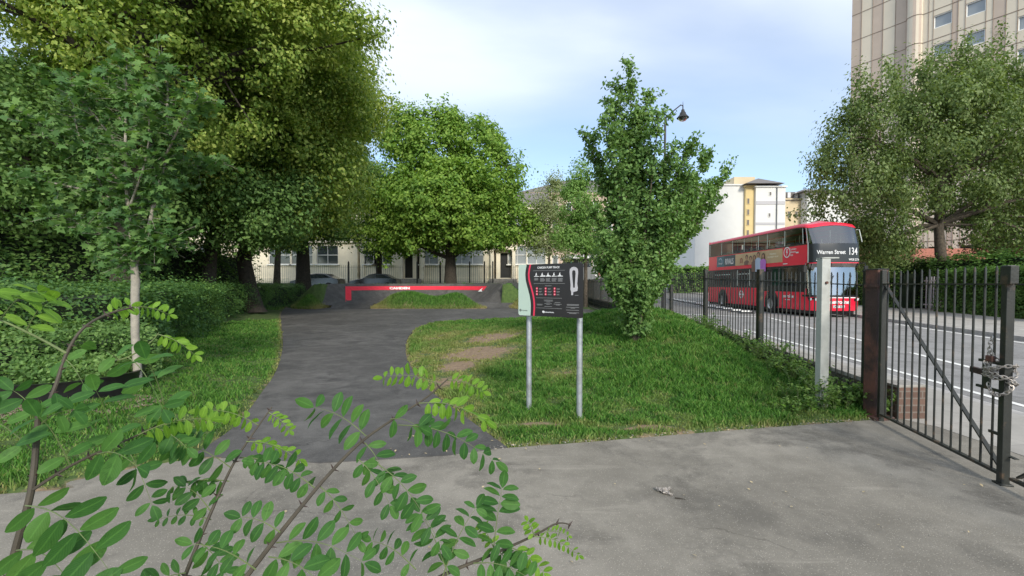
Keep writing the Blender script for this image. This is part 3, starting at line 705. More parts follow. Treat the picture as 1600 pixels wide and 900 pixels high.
while y < 20:
    q = mark([(8.13 + 0.265 * (y - 7.12), y), (8.13 + 0.265 * (y + 2.6 - 7.12), y + 2.6)], 0.12); m.add(q.v, [(0, 1, 2, 3)]); y += 3.4
tag(m.build('lane_dashes', 'road paint'), kind='structure')
m = mark([(nk(22.5), 22.5), (11.4, 20.6)], 0.25); tag(m.build('road_marking', 'road paint'), kind='structure')
m = mark([(fk(y) - 0.35, y) for y in np.arange(0, 18, 1)], 0.12); tag(m.build('kerb_line', 'road paint'), kind='structure')
seps = [(1050.7, 468), (1058, 469.3), (1065, 470.7), (1073, 472), (1082, 473.3), (1092, 475.3), (1101, 477.6), (1112, 480), (1124.7, 482), (1137, 484), (1150.7, 486.7), (1165, 488.6)]
protoL = None
for i, (px, py) in enumerate(seps):
    c = G(px, py, -0.05)
    if protoL is None:
        protoL = thing('lane_separator', 'white topped black lane separator block on the road behind the railings, one of a row', 'lane separator', (0, 0, 0), 0, 'lane separator blocks along the cycle lane')
        m = MB(); m.grid(lambda u, v: ((u - 0.5) * 1.0 * (1 - 0.12 * math.sin(math.pi * v)), (v - 0.5) * 0.34, 0.15 * math.sin(math.pi * v) ** 0.6 * min(1, min(u, 1 - u) * 5 + 0.1)), 10, 8); m.build('base', 'black plastic', protoL, smooth=True)
        m = MB(); m.grid(lambda u, v: ((u - 0.5) * 0.55, (v - 0.5) * 0.26, 0.156 * math.sin(math.pi * (0.12 + 0.76 * v)) ** 0.6 + 0.006), 2, 6); m.build('white_panel', 'road paint', protoL, smooth=True)
        o = protoL
    else: o = copy_tree(protoL)
    o['label'] = 'white topped black lane separator block, %s from the bus end of its row' % ('nearest', 'second', 'third', 'fourth', 'fifth', 'sixth', 'seventh', 'eighth', 'ninth', 'tenth', 'eleventh', 'farthest')[11 - i]
    o.location = (c.x, c.y, -0.09); o.rotation_euler = (0, 0, R(-14)); o.scale = (0.85, 1.1, 1)

# ---------------------------------------------------------------- railings, gate, wall
def fz(Y): return 0.0 + 0.028 * min(5.0, max(0, Y - 4.9))      # the railings climb slightly with the bank
def railing_panel(y0, y1, T):
    n = round((y1 - y0) / 0.112); m = MB()
    for i in range(1, n):
        y = y0 + (y1 - y0) * i / n; x = fence_x(y); z = fz(y)
        m.tube([(x, y, z - 0.02), (x, y, z + 1.55), (x, y, z + 1.575)], [0.0085, 0.0085, 0.004], 6)
    m.build('bars', 'green black paint', T, smooth=True)
    m = MB()
    for h, hh in ((1.425, 0.012), (0.16, 0.012)):
        m.bar((fence_x(y0), y0, fz(y0) + h), (fence_x(y1), y1, fz(y1) + h), 0.04, hh, up=(0, 0, 1))
    m.build('rail', 'green black paint', T)
RT = thing('railing_fence', 'dark green black metal railings climbing the bank between grass and road', 'fence', (0, 0, 0))
PY = [5.02, 7.43, 9.74, 12.1, 14.5, 16.9, 19.3, 21.7, 24.1, 26.5, 28.9, 31.3, 33.7]
for i, y in enumerate(PY):
    if i:
        m = MB(); x = fence_x(y)
        m.box((x, y, fz(y) + 0.78), (0.08, 0.08, 1.64), rz=0.04); m.box((x, y, fz(y) + 1.605), (0.088, 0.088, 0.02), rz=0.04)
        m.build('post', 'green black paint', RT, bevel=0.004)
    if i < len(PY) - 1: railing_panel(y, PY[i + 1], RT)
# low retaining wall with a coping just outside the railings
m = MB(); ys_ = [4.95 + i * 1.0 for i in range(30)]
def wall_strip(fx0, fx1, z0, ztop, nm, mt, par):
    m = MB(); k = []
    for y in ys_:
        zt = ztop(y); m.v += [(fx0(y), y, z0), (fx1(y), y, z0), (fx1(y), y, zt), (fx0(y), y, zt)]
    for i in range(len(ys_) - 1):
        a = i * 4
        for j in range(4): m.f.append([a + j, a + (j + 1) % 4, a + 4 + (j + 1) % 4, a + 4 + j]); m.m.append(0)
    m.f.append([0, 1, 2, 3]); m.m.append(0); m.f.append([(len(ys_) - 1) * 4 + j for j in (3, 2, 1, 0)]); m.m.append(0)
    return m.build(nm, mt, par)
WT = thing('low_wall', 'low dark rendered wall with pale stone coping along the foot of the railings', 'wall', (0, 0, 0))
wall_strip(lambda y: fence_x(y) + 0.05, lambda y: fence_x(y) + 0.24, -0.1, lambda y: 0.30 + 0.042 * min(5.0, y - 4.95), 'wall_face', 'wall render', WT)
m = MB()
for i, y in enumerate(ys_[:-1]):
    y1 = ys_[i + 1] - 0.012; z = 0.33 + 0.042 * min(5, y - 4.95); z1 = 0.33 + 0.042 * min(5, y1 - 4.95)
    m.bar((fence_x(y) + 0.145, y, z), (fence_x(y1) + 0.145, y1, z1), 0.24, 0.05)
m.build('coping', 'stone coping', WT, bevel=0.006)
PT = thing('brick_pier', 'stub of brown brick wall behind the gate hinge with a cement cap', 'brick pier', (4.27, 4.86, 0), 0.04)
m = MB(); m.box((0, 0, 0.17), (0.30, 0.22, 0.34)); m.build('brickwork', 'brown brick', PT, bevel=0.004)
m = MB(); m.box((0, 0.02, 0.352), (0.33, 0.25, 0.03)); m.build('cement_cap', 'stone coping', PT, bevel=0.006)
m = MB(); m.box((0.02, 0.20, 0.44), (0.24, 0.12, 0.14), rz=0.1); tag(m.build('sandstone_block', 'tan render', bevel=0.008), 'small yellow sandstone block standing on the wall end behind the gate post', 'stone block')
# rusty hinge post
gp = thing('gate_post', 'thick rust brown gate post standing at the hinge side of the gate', 'gate post', (3.93, 4.83, 0), R(6))
m = MB(); m.box((0, 0, 0.79), (0.125, 0.15, 1.62)); m.box((-0.001, -0.002, 1.42), (0.14, 0.17, 0.035)); m.build('shaft', 'rusty paint', gp, bevel=0.006)
m = MB(); m.box((0, 0, 1.602), (0.135, 0.16, 0.012)); m.build('cap', 'green black paint', gp, bevel=0.003)
m = MB(); m.box((0.0, 0, 0.01), (0.24, 0.26, 0.05)); m.build('foot', 'rusty paint', gp, bevel=0.01)
fp = tag(MB().box((3.985, 5.0, 0.78), (0.07, 0.09, 1.6), rz=R(6)).box((3.985, 5.0, 1.59), (0.08, 0.10, 0.02), rz=R(6)).build('end_post', 'green black paint', bevel=0.004), 'dark end post of the railings tucked behind the rust brown gate post', 'fence post')
# gates
def gate_leaf(name, label, a, b, brace_from_a, stile_b=True):
    a = Vector((*a, 0)); b = Vector((*b, 0)); d = (b - a); L = d.length; d.normalize(); T = thing(name, label, 'gate', a, 0, 'pair of railing gates')
    q = lambda s, z, o=0: Vector((d.x * s, d.y * s, z)) + Vector((-d.y, d.x, 0)) * o
    m = MB(); n = round(L / 0.107)
    for i in range(1, n):
        s = L * i / n
        if stile_b and i >= n - 2:
            m.tube([q(s, 0.06), q(s, 0.66)], 0.008, 6); m.tube([q(s, 0.87), q(s, 1.56), q(s, 1.58)], [0.008, 0.008, 0.003], 6)
        else: m.tube([q(s, 0.06), q(s, 1.56), q(s, 1.58)], [0.008, 0.008, 0.003], 6)
    m.build('bars', 'green black paint', T, smooth=True)
    m = MB(); m.bar(q(0, 1.445), q(L, 1.445), 0.035, 0.012); m.bar(q(0, 0.07), q(L, 0.07), 0.035, 0.02)
    m.build('rails', 'green black paint', T)
    m = MB(); s0, s1 = (0.03, L - 0.03) if brace_from_a else (L - 0.03, 0.03)
    m.bar(q(s0, 1.43, 0.018), q(s1, 0.09, 0.018), 0.03, 0.012, up=(0, 0, 1)); m.build('brace', 'green black paint', T)
    if stile_b: m = MB(); m.box(q(0.02, 0.79), (0.045, 0.045, 1.60), rz=math.atan2(d.y, d.x)); m.build('hinge_stile', 'green black paint', T, bevel=0.003)
    if stile_b:
        m = MB(); m.box(q(L, 0.77), (0.05, 0.05, 1.62), rz=math.atan2(d.y, d.x)); m.box(q(L, 0.0), (0.08, 0.08, 0.025), rz=math.atan2(d.y, d.x))
        m.build('lock_stile', 'green black paint', T, bevel=0.003)
    return T, q, L
GT, q, L = gate_leaf('railing_gate', 'closed railing gate leaf hinged on the rust brown post with slide bolt', (3.90, 4.72), (3.545, 3.20), True)
m = MB(); m.bar(q(L - 0.26, 0.665), q(L - 0.02, 0.665), 0.02, 0.02); m.bar(q(L - 0.24, 0.865), q(L - 0.02, 0.865), 0.02, 0.02)
m.box(q(L - 0.17, 0.765), (0.07, 0.015, 0.2), rz=math.atan2(q(1, 0).y, q(1, 0).x)); m.bar(q(L - 0.13, 0.35), q(L, 0.35), 0.02, 0.02); m.bar(q(L - 0.07, 0.21, 0.03), q(L + 0.07, 0.21, 0.03), 0.03, 0.008)
m.build('bolt_housing', 'green black paint', GT, bevel=0.002)
m = MB(); m.bar(q(L - 0.34, 0.775, 0.014), q(L + 0.02, 0.765, 0.014), 0.03, 0.045); m.build('slide_bolt', 'rusty paint', GT, bevel=0.003)
m = MB(); m.box(q(L + 0.02, 1.51, -0.01), (0.09, 0.05, 0.13), rz=math.atan2(q(1, 0).y, q(1, 0).x)); m.build('lock_box', 'green black paint', GT, bevel=0.003)
GT2, q2, L2 = gate_leaf('railing_gate', 'second railing gate leaf running out of the picture beyond the chained stile', (3.53, 3.13), (3.22, 1.6), False, False)
# chain
def chain(name, pts, label, size=0.019, wire=0.0042, matn='chain steel', cat='chain'):
    T = thing(name, label, cat, pts[0]); o0 = Vector(pts[0]); sp = smooth_line([tuple(Vector(p) - o0) for p in pts], 12)
    sp = [Vector(p) for p in sp]; out = [sp[0]]; acc = 0; step = size * 1.45
    for a, b in zip(sp[:-1], sp[1:]):
        d = (b - a).length
        while acc + d >= step:
            f = (step - acc) / d; a = a.lerp(b, f); out.append(a.copy()); d = (b - a).length; acc = 0
        acc += d
    m = MB()
    for i in range(len(out) - 1):
        c = (out[i] + out[i + 1]) / 2; t = (out[i + 1] - out[i]).normalized(); x = t.cross(Vector((0.3, 0.2, 1))).normalized(); y = t.cross(x)
        sd_ = x if i % 2 else y
        ring = []
        for k in range(11):
            a = 2 * math.pi * k / 10; ring.append(c + t * math.cos(a) * size + sd_ * math.sin(a) * size * 0.6)
        m.tube(ring, wire, 5, cap=False)
    m.build('links', matn, T, smooth=True); return T
lc = Vector((3.545, 3.20, 0))
cp = []
for k in range(34):
    a = k * 0.62; cp.append((lc.x + 0.055 * math.cos(a) - 0.01, lc.y + 0.10 * math.sin(a) + 0.03, 0.80 + 0.055 * math.sin(a * 0.37) + 0.02 * math.cos(a * 1.3)))
cp = [(lc.x - 0.03, lc.y + 0.07, 1.06), (lc.x - 0.035, lc.y + 0.075, 0.95)] + cp + [(lc.x - 0.02, lc.y - 0.06, 0.72), (lc.x - 0.05, lc.y + 0.03, 0.64), (lc.x - 0.03, lc.y + 0.09, 0.72)]
chain('chain', cp, 'steel chain wound round the lock stile of the gate')
m = MB(); m.box((lc.x - 0.04, lc.y + 0.07, 0.90), (0.03, 0.05, 0.045)); PL = m.build('padlock', 'rusty paint', bevel=0.006); tag(PL, 'small brown padlock hanging in the gate chain', 'padlock')
m = MB(); m.tube([(lc.x - 0.04, lc.y + 0.052, 0.92), (lc.x - 0.04, lc.y + 0.052, 0.945), (lc.x - 0.04, lc.y + 0.07, 0.96), (lc.x - 0.04, lc.y + 0.088, 0.945), (lc.x - 0.04, lc.y + 0.088, 0.92)], 0.004, 6); m.build('shackle', 'chain steel', PL, smooth=True)
# galvanised post on the grass edge
c = G(1283, 641); T = thing('square_post', 'pale grey square steel post standing in weeds beside the railings', 'post', (c.x, c.y, 0), R(3))
m = MB(); m.box((0, 0, 0.85), (0.10, 0.085, 1.76)); m.build('shaft', 'weathered steel', T, bevel=0.004)
m = MB(); m.box((0.02, 0, 1.737), (0.15, 0.09, 0.008)); m.bar((0.0, 0, 1.742), (0.17, -0.01, 1.742), 0.012); m.build('top_bracket', 'weathered steel', T)
m = MB(); m.tube([(0.0, -0.04, 1.46), (0.0, -0.062, 1.46)], 0.015, 8); m.build('bolt', 'rusty paint', T)

# ---------------------------------------------------------------- information sign
def sign():
    A = Vector((*G(823, 648).xy, 0)); B = Vector((*G(902, 664).xy, 0)); d = (B - A).normalized(); nrm = Vector((d.y, -d.x, 0))
    T = thing('information_sign', 'black and mint green cycle track rules board on two grey metal posts', 'sign', (A + B) / 2)
    o = (A + B) / 2; r = 0.03
    for Q in (A, B):
        m = MB(); p = Q - o - nrm * 0.045; m.tube([(p.x, p.y, -0.1), (p.x, p.y, 1.60)], r, 18); m.build('post', 'galvanised', T, smooth=True)
    # panel frame: a to the right, b up, t outwards to the camera
    p0 = P(806, 491, A.y - 0.01); p1 = P(915, 494, B.y + 0.0)
    W = 0.78; H = 0.555; mid = P(858.0, 453.5, (A.y + B.y) / 2 - 0.04) - o
    f = lambda a, b, t=0.0: mid + d * (a - W / 2) + Vector((0, 0, b - H / 2)) + nrm * t
    def rr(x0, y0, x1, y1, r_, n=5):
        out = []
        for cx, cy, a0 in ((x1 - r_, y0 + r_, -90), (x1 - r_, y1 - r_, 0), (x0 + r_, y1 - r_, 90), (x0 + r_, y0 + r_, 180)):
            for k in range(n + 1): a = R(a0 + 90 * k / n); out.append((cx + r_ * math.cos(a), cy + r_ * math.sin(a)))
        return out
    m = MB(); m.prism(rr(0, 0, W, H, 0.022), f, -0.010, 0.0); m.build('panel', 'sign black', T)
    U = lambda x: (x - 50) / 1055 * W; Vv = lambda y: (840 - y) / 770 * H
    cl = [(U(198), H - 0.001), (U(180), Vv(150)), (U(172), Vv(230)), (U(182), Vv(320)), (U(212), Vv(420)), (U(242), Vv(520)), (U(262), Vv(620)), (U(268), Vv(720)), (U(262), 0.001)]
    cs = smooth_line(cl, 5); n0 = rr(0.001, 0.001, W, H - 0.001, 0.022)
    left = [p for p in n0 if p[0] < 0.03]
    left.sort(key=lambda p: p[1])
    m = MB(); m.prism(left + cs, f, 0.0, 0.0012)
    m.build('mint_field', 'sign mint', T)
    def band(cl, wd, mt, nm, t0=0.0, t1=0.0012):
        m = MB(); cs = smooth_line(cl, 5)
        for (x0, y0), (x1, y1) in zip(cs[:-1], cs[1:]):
            m.add([f(x0 - wd / 2, y0, t1), f(x0 + wd / 2, y0, t1), f(x1 + wd / 2, y1, t1), f(x1 - wd / 2, y1, t1)], [(0, 1, 2, 3)])
        m.build(nm, mt, T)
    band([(U(x), y) for x, y in ((262, H - 0.001), (243, Vv(150)), (234, Vv(230)), (245, Vv(320)), (278, Vv(420)), (308, Vv(520)), (326, Vv(620)), (330, Vv(720)), (322, 0.001))], 0.020, 'sign red', 'red_band')
    text_mesh('CAMDEN PUMP TRACK', 0.030, lambda a, b: f(U(565) + a, Vv(125) + b, 0.002), 'lettering white', 'title', T, bold=0.0006, sx=0.86)
    m = MB()
    def rect(x0, y0, x1, y1, t=0.0015):
        m.add([f(U(x0), Vv(y1), t), f(U(x1), Vv(y1), t), f(U(x1), Vv(y0), t), f(U(x0), Vv(y0), t)], [(0, 1, 2, 3)])
    g = random.Random(4)
    for y, x0, x1 in ((166, 310, 830), (355, 320, 830), (566, 360, 785), (715, 360, 785)): rect(x0, y, x1, y + 4)
    for k, x in enumerate((330, 430, 525, 620, 720)):
        for j in range(6 if k else 4): rect(x, 278 + j * 9, x + g.uniform(60, 82), 282 + j * 9)
    for x in (410, 555, 700):
        for y in (434, 475, 515):
            for j in (-1, 1): rect(x, y + j * 5, x + g.uniform(35, 66), y + j * 5 + 4)
    for y, x0, x1 in ((610, 500, 640), (660, 370, 470), (672, 380, 465), (625, 530, 600), (648, 500, 625), (660, 535, 590), (690, 500, 625), (628, 670, 760), (652, 655, 780), (664, 690, 750), (596, 490, 640), (388, 510, 620),
                      (650, 865, 1050), (662, 865, 1045), (690, 850, 1050), (702, 920, 990), (730, 850, 1050), (765, 865, 1050), (777, 900, 1010), (520, 985, 1040)): rect(x0, y, x1, y + 5)
    m.build('small_print', 'lettering grey', T)
    m = MB()
    for k, x in enumerate((325, 425, 522, 618, 712)):   # rider pictograms over a ground bar
        prof = [(0, 0), (0, 6), (12 + 8 * (k % 2), 8 + 6 * (k > 0)), (45, 8 + 8 * (k % 3)), (88, 6 + 10 * (k == 1)), (88, 0)]
        m.prism([(U(x + a), Vv(256 - b)) for a, b in prof][::-1], f, 0.0, 0.0018)
        m.prism([(U(x + a), Vv(y)) for a, y in ((22, 242), (30, 214), (40, 198), (46, 202), (40, 218), (54, 236), (50, 242), (36, 232), (30, 244))], f, 0.0, 0.0016)
    m.build('rider_symbols', 'lettering white', T)
    m = MB()
    for x in (374, 521, 668):
        for y in (430, 472, 514): m.prism([(U(x) + 0.0125 * math.cos(a * 0.4488), Vv(y) + 0.0125 * math.sin(a * 0.4488)) for a in range(14)], f, 0.0, 0.0016)
    m.build('rule_dots', 'sign red', T)
    m = MB()
    for x in (374, 521, 668):
        for y in (430, 472, 514):
            h = 0.0045; m.prism([(U(x) - h, Vv(y) - h * 0.8), (U(x) + h, Vv(y) - h), (U(x) + h * 0.6, Vv(y) + h), (U(x) - h * 0.7, Vv(y) + h * 0.7)], f, 0.0017, 0.0022)
    m.build('rule_symbols', 'lettering white', T)
    outer = [(U(x), Vv(y)) for x, y in ((903, 195), (908, 155), (935, 130), (965, 123), (1000, 130), (1028, 155), (1033, 200), (1025, 290), (1020, 360), (1030, 420), (1022, 462), (985, 470), (958, 480), (958, 520), (930, 520), (930, 478), (918, 440), (920, 370), (912, 290))]
    inner = [(U(x), Vv(y)) for x, y in ((943, 210), (948, 178), (970, 168), (990, 180), (996, 215), (990, 300), (985, 380), (984, 415), (960, 415), (957, 370), (948, 290))]
    m = MB(); m.prism(outer[::-1], f, 0.0, 0.0015); m.build('track_map', 'sign grey', T)
    m = MB(); m.prism(inner[::-1], f, 0.0016, 0.0020); m.build('track_map_centre', 'sign black', T)
    m = MB(); m.prism([(U(88) + 0.014 * math.cos(a * 0.4488), Vv(762) + 0.014 * math.sin(a * 0.4488)) for a in range(14)], f, 0.0014, 0.0018); m.build('logo_disc', 'sign black', T)
    m = MB(); 
    for k in range(4): a = R(45 + 90 * k); m.prism([(U(88) + 0.009 * math.cos(a + s), Vv(762) + 0.009 * math.sin(a + s)) for s in (-0.35, 0.35)] + [(U(88), Vv(762))], f, 0.0019, 0.0022)
    m.build('logo_mark', 'sign mint', T)
    text_mesh('Camden', 0.020, lambda a, b: f(U(120) + a, Vv(764) + b, 0.002), 'sign black', 'logo_lettering', T, align='LEFT', bold=0.0003)
    m = MB(); m.prism([(U(x), Vv(y)) for x, y in ((465, 762), (478, 755), (498, 760), (506, 772), (494, 794), (480, 784), (470, 788))][::-1], f, 0.0, 0.0018); m.build('maker_mark', 'lettering white', T)
    text_mesh('velosolutions.', 0.021, lambda a, b: f(U(505) + a, Vv(775) + b, 0.002), 'lettering white', 'maker_lettering', T, align='LEFT', bold=0.0004)
sign()

# ---------------------------------------------------------------- double-decker bus
def bus():
    X0, Y0, W, L = 13.62, 20.3, 2.28, 10.75
    T = thing('double_decker_bus', 'red double-decker bus on route 134 coming along the road', 'bus', (X0 + W / 2, Y0 + L / 2, -0.09))
    ox, oy = -W / 2, -L / 2
    Rc = 0.42; poly = [(0, L), ]
    n = 40
    for i in range(1, n): poly.append((0, L - (L - Rc) * i / n))
    for k in range(9): a = math.pi / 2 * k / 8; poly.append((Rc - Rc * math.cos(a), Rc - Rc * math.sin(a)))
    for k in range(1, 12): f_ = k / 12; poly.append((Rc + (W - 2 * Rc) * f_, -0.10 * math.sin(math.pi * f_)))
    for k in range(9): a = math.pi / 2 * k / 8; poly.append((W - Rc + Rc * math.sin(a), Rc - Rc * math.cos(a)))
    for i in range(1, n): poly.append((W, Rc + (L - Rc) * i / n))
    poly.append((W, L)); poly.append((0, L))
    Pp = np.array(poly); seg = np.hypot(*(Pp[1:] - Pp[:-1]).T); cum = np.concatenate([[0], np.cumsum(seg)])
    uF0 = L - Rc; 
    def at_u(u): return np.array([np.interp(u, cum, Pp[:, 0]), np.interp(u, cum, Pp[:, 1])])
    def Sf(u, z, off=0.0):
        p = at_u(u); q = at_u(min(u + 0.03, cum[-1])) - at_u(max(u - 0.03, 0)); q /= max(1e-9, np.hypot(*q)); nr = np.array([q[1], -q[0]])
        ins = 0.0
        if z > 4.22: ins = 0.9 * ((z - 4.22) / 0.30) ** 2 * 0.35
        if z < 0.5: ins = 0.03 * (0.5 - z) / 0.25
        p = p + nr * (off - ins)
        wgt = float(np.clip(1 - p[1] / 1.3, 0, 1)); wgt = wgt * wgt
        rake = np.interp(z, [0.2, 0.95, 2.35, 2.46, 3.3, 4.25, 4.5], [0.0, 0.0, 0.16, -0.02, 0.0, 0.34, 0.55])
        xn = abs(p[0] / W - 0.5) * 2
        if z > 3.4: z -= (z - 3.4) * 0.20 * xn ** 2.5 * wgt
        return Vector((p[0] + ox, p[1] + oy + rake * wgt, z))
    uL = lambda px: L - (13.62 * 700 / (px - 800) - Y0)     # along the offside, from where it shows
    total = cum[-1]; uR0 = uF0 + (cum[-1] - 2 * uF0 - W) ; front0, front1 = uF0, uF0 + 2 * (math.pi / 2 * Rc) + (W - 2 * Rc) + 0.02
    rear0 = total - W
    def patch(m, u0, u1, z0, z1, off=0.0, nu=None, nz=3):
        nu = nu or max(2, int((u1 - u0) / 0.25)); m.grid(lambda a, b: Sf(u0 + (u1 - u0) * a, z0 + (z1 - z0) * b, off), nu, nz)
    zl0, zl1, zu0, zu1 = 1.30, 2.42, 3.40, 4.20
    m = MB(); patch(m, 0, total, 0.30, 0.96, nu=110); patch(m, 0, front0 - 0.0, 0.96, zl0); patch(m, front1, total, 0.96, zl0)
    patch(m, 0, front0, zl1, zu0, nu=60); patch(m, front1, total, zl1, zu0, nu=60); patch(m, front0, front1, zl1 + 0.04, 2.50, nu=24)
    patch(m, 0, total, zu1, 4.36, nu=110, nz=4)
    patch(m, rear0, total, zl0, zl1); patch(m, rear0, total, zu0, zu1)
    m.build('body', 'bus red', T, smooth=True)
    m = MB(); m.grid(lambda a, b: Vector(Sf((total - W) * a, 4.36, 0)).lerp(Vector((0, np.interp(a, [0, .45, .5, .55, 1], [L / 2 - .3, -L / 2 + 1.6, -L / 2 + 1.3, -L / 2 + 1.6, L / 2 - .3]), 4.55)), math.sin(b * math.pi / 2) ** 0.8) + Vector((0, 0, 0.0)), 110, 6); m.build('roof', 'bus roof', T, smooth=True)
    m = MB(); patch(m, 0, total, 0.14, 0.30, -0.10, nu=110, nz=1); m.build('underside', 'bus black', T)
    # upper deck side windows
    um = [uL(p) for p in (1109, 1127, 1144, 1162, 1184, 1198, 1225, 1254)]
    m = MB()
    for a, b in zip(um[:-1], um[1:]): patch(m, a + 0.03, b - 0.03, zu0, zu1 - 0.0, -0.005, nz=2)
    for a, b in zip(um[:-1], um[1:]): aa, bb = 2 * front0 - a + (front1 - front0) - 0.0, 2 * front0 - b + (front1 - front0); patch(m, bb + 0.03, aa - 0.03, zu0, zu1, -0.005, nz=2)
    m.build('upper_windows', 'bus side glass', T)
    m = MB()
    for a in um:
        patch(m, a - 0.03, a + 0.03, zu0, zu1, 0.004, nu=2); b = 2 * front0 - a + (front1 - front0); patch(m, b - 0.03, b + 0.03, zu0, zu1, 0.004, nu=2)
    m.build('window_pillars', 'bus pillar', T)
    m = MB(); patch(m, um[0] - 0.6 if um[0] > 0.6 else 0, um[0] - 0.03, zu0, zu1, 0.0); patch(m, 0, front0, zu0 - 0.06, zu0, 0.004); patch(m, 0, front0, zu1 - 0.05, zu1, 0.004)
    # lower deck: black band, windows
    lo = [(uL(1117), uL(1126)), (uL(1127), uL(1141)), (uL(1152), uL(1171)), (uL(1197), uL(1222)), (uL(1224), uL(1246))]
    edges = [0] + [e for ab in lo for e in ab] + [front0 + 0.0]
    for a, b in zip(edges[0::2], edges[1::2]): patch(m, a, b, zl0, zl1, 0.0)
    for a, b in lo: patch(m, a, b, zl0, zl0 + 0.14, 0.0); patch(m, a, b, zl1 - 0.10, zl1, 0.0)
    patch(m, front1, total - W, zl0, zl1, 0.0, nu=30)
    patch(m, uL(1192), front0 + 0.1, 1.14, zl0, 0.004)
    patch(m, front0 - 0.3, front1 + 0.3, 0.93, 1.02, 0.008, nu=24)
    m.build('black_trim', 'bus black', T, smooth=True)
    m = MB()
    for a, b in lo: patch(m, a, b, zl0 + 0.14, zl1 - 0.10, -0.004)
    m.build('lower_windows', 'bus side glass', T)
    m = MB()
    for a, b in lo[:3]: patch(m, a + 0.02, b - 0.02, zl1 - 0.34, zl1 - 0.30, 0.003, nz=1)
    patch(m, uL(1152) - 0.02, uL(1152) + 0.04, zl0 + 0.1, zl1 - 0.08, 0.004, nu=1); patch(m, uL(1171) - 0.03, uL(1171) + 0.03, zl0 + 0.1, zl1 - 0.08, 0.004, nu=1)
    m.build('window_frames', 'bus pillar', T)
    m = MB()
    for px in (1119, 1143, 1150, 1172, 1196, 1222, 1240): patch(m, uL(px) - 0.008, uL(px) + 0.008, 0.30, zl0 - 0.02, 0.003, nu=1)
    for px in (1150, 1196, 1225): patch(m, uL(px) - 0.006, uL(px) + 0.006, zl1, 2.58, 0.003, nu=1)
    m.build('panel_seams', 'bus black', T)
    # front
    m = MB(); patch(m, front0 + 0.03, front1 - 0.05, 1.02, zl1 + 0.04, 0.0, nu=30, nz=8); m.build('windscreen', 'bus lower windscreen', T, smooth=True)
    m = MB(); patch(m, front0 + 0.10, front1 - 0.12, 3.36, 4.18, 0.004, nu=30, nz=8); m.build('upper_windscreen', 'bus windscreen', T, smooth=True)
    m = MB(); patch(m, front0 + 0.04, front1 - 0.06, 2.50, 3.36, 0.004, nu=30, nz=4); m.build('destination_blind', 'bus blind', T, smooth=True)
    m = MB(); patch(m, front0 + 0.03, front0 + 0.10, 2.5, 4.2, 0.010, nu=2, nz=10); patch(m, front1 - 0.12, front1 - 0.07, 3.36, 4.2, 0.010, nu=2, nz=8); m.build('screen_pillars', 'bus pillar', T, smooth=True)
    m = MB(); patch(m, front0 - 0.0, front0 + 0.03, zl1, 4.2, 0.002, nu=1); patch(m, front1 - 0.07, front1, zl1, 4.2, 0.002, nu=2); m.build('corner_panels', 'bus red', T, smooth=True)
    um_ = (front0 + front1) / 2
    text_mesh('134', 0.46, lambda a, b: Sf(um_ + 0.62 + a, 2.98 + b, 0.014), 'lettering white', 'route_number', T, bold=0.004, sx=0.72)
    text_mesh('Warren Street', 0.25, lambda a, b: Sf(um_ - 0.36 + a, 2.95 + b, 0.014), 'lettering white', 'destination_lettering', T, bold=0.004, sx=0.80)
    text_mesh('WDE 2734', 0.13, lambda a, b: Sf(um_ + 0.70 + a, 2.62 + b, 0.014), 'lettering white', 'fleet_number', T, bold=0.003)
    m = MB(); m.prism([(-0.14, 0), (0, -0.07), (0.14, 0), (0, 0.07)], lambda a, b, t: Sf(um_ - 0.86 + a, 2.60 + b, t), 0.006, 0.014); m.build('diamond_badge', 'lettering white', T)
    # headlights, bumper, plate, wipers
    for sgn, uc in ((1, front0 + 0.34), (-1, front1 - 0.34)):
        h = MB(); h.prism([(-0.26, 0.06), (-0.18, -0.10), (0.26, -0.10), (0.30, -0.02), (0.1, 0.06)] if sgn > 0 else [(0.26, 0.06), (-0.1, 0.06), (-0.30, -0.02), (-0.26, -0.10), (0.18, -0.10)], lambda a, b, t: Sf(uc + a, 0.84 + b, t), 0.002, 0.02)
        hl = h.build('headlight', 'bus black', T)
        h = MB()
        for a0 in (-0.12, 0.10): h.prism([(a0 + 0.06 * math.cos(k * 0.6283), 0.06 * math.sin(k * 0.6283) - 0.02) for k in range(10)], lambda a, b, t: Sf(uc + a, 0.84 + b, t), 0.02, 0.035)
        h.build('lens', 'lamp lens', hl)
    m = MB(); patch(m, front0 + 0.5, front1 - 0.5, 0.88, 0.92, 0.006, nu=10, nz=1); m.build('chrome_strip', 'lamp lens', T)
    m = MB(); patch(m, um_ - 0.26, um_ + 0.26, 0.44, 0.55, 0.012, nu=4, nz=1); npl = m.build('number_plate', 'lettering white', T)
    text_mesh('metroline', 0.24, lambda a, b: Sf(um_ + a, 0.70 + b, 0.012), 'lettering white', 'front_operator_name', T, bold=0.008)
    text_mesh('LK67 EOA', 0.11, lambda a, b: Sf(um_ + a, 0.495 + b, 0.016), 'bus black', 'plate_lettering', T, bold=0.002)
    for s_ in (-0.5, 0.35):
        m = MB(); m.tube([Sf(um_ + s_, 1.02, 0.03), Sf(um_ + s_ + 0.12, 1.5, 0.03), Sf(um_ + s_ + 0.3, 1.9, 0.03)], 0.012, 5); m.build('wiper', 'bus black', T)
    # mirrors
    for uc, sg in ((front0 + 0.1, -1), (front1 - 0.1, 1)):
        m = MB(); p = Sf(uc, 2.46, 0.0); m.tube([p, p + Vector((sg * 0.22, -0.12, 0.02)), p + Vector((sg * 0.26, -0.14, -0.12))], 0.02, 6); m.box(p + Vector((sg * 0.26, -0.14, -0.26)), (0.17, 0.07, 0.30)); m.build('mirror', 'bus black', T, bevel=0.02)
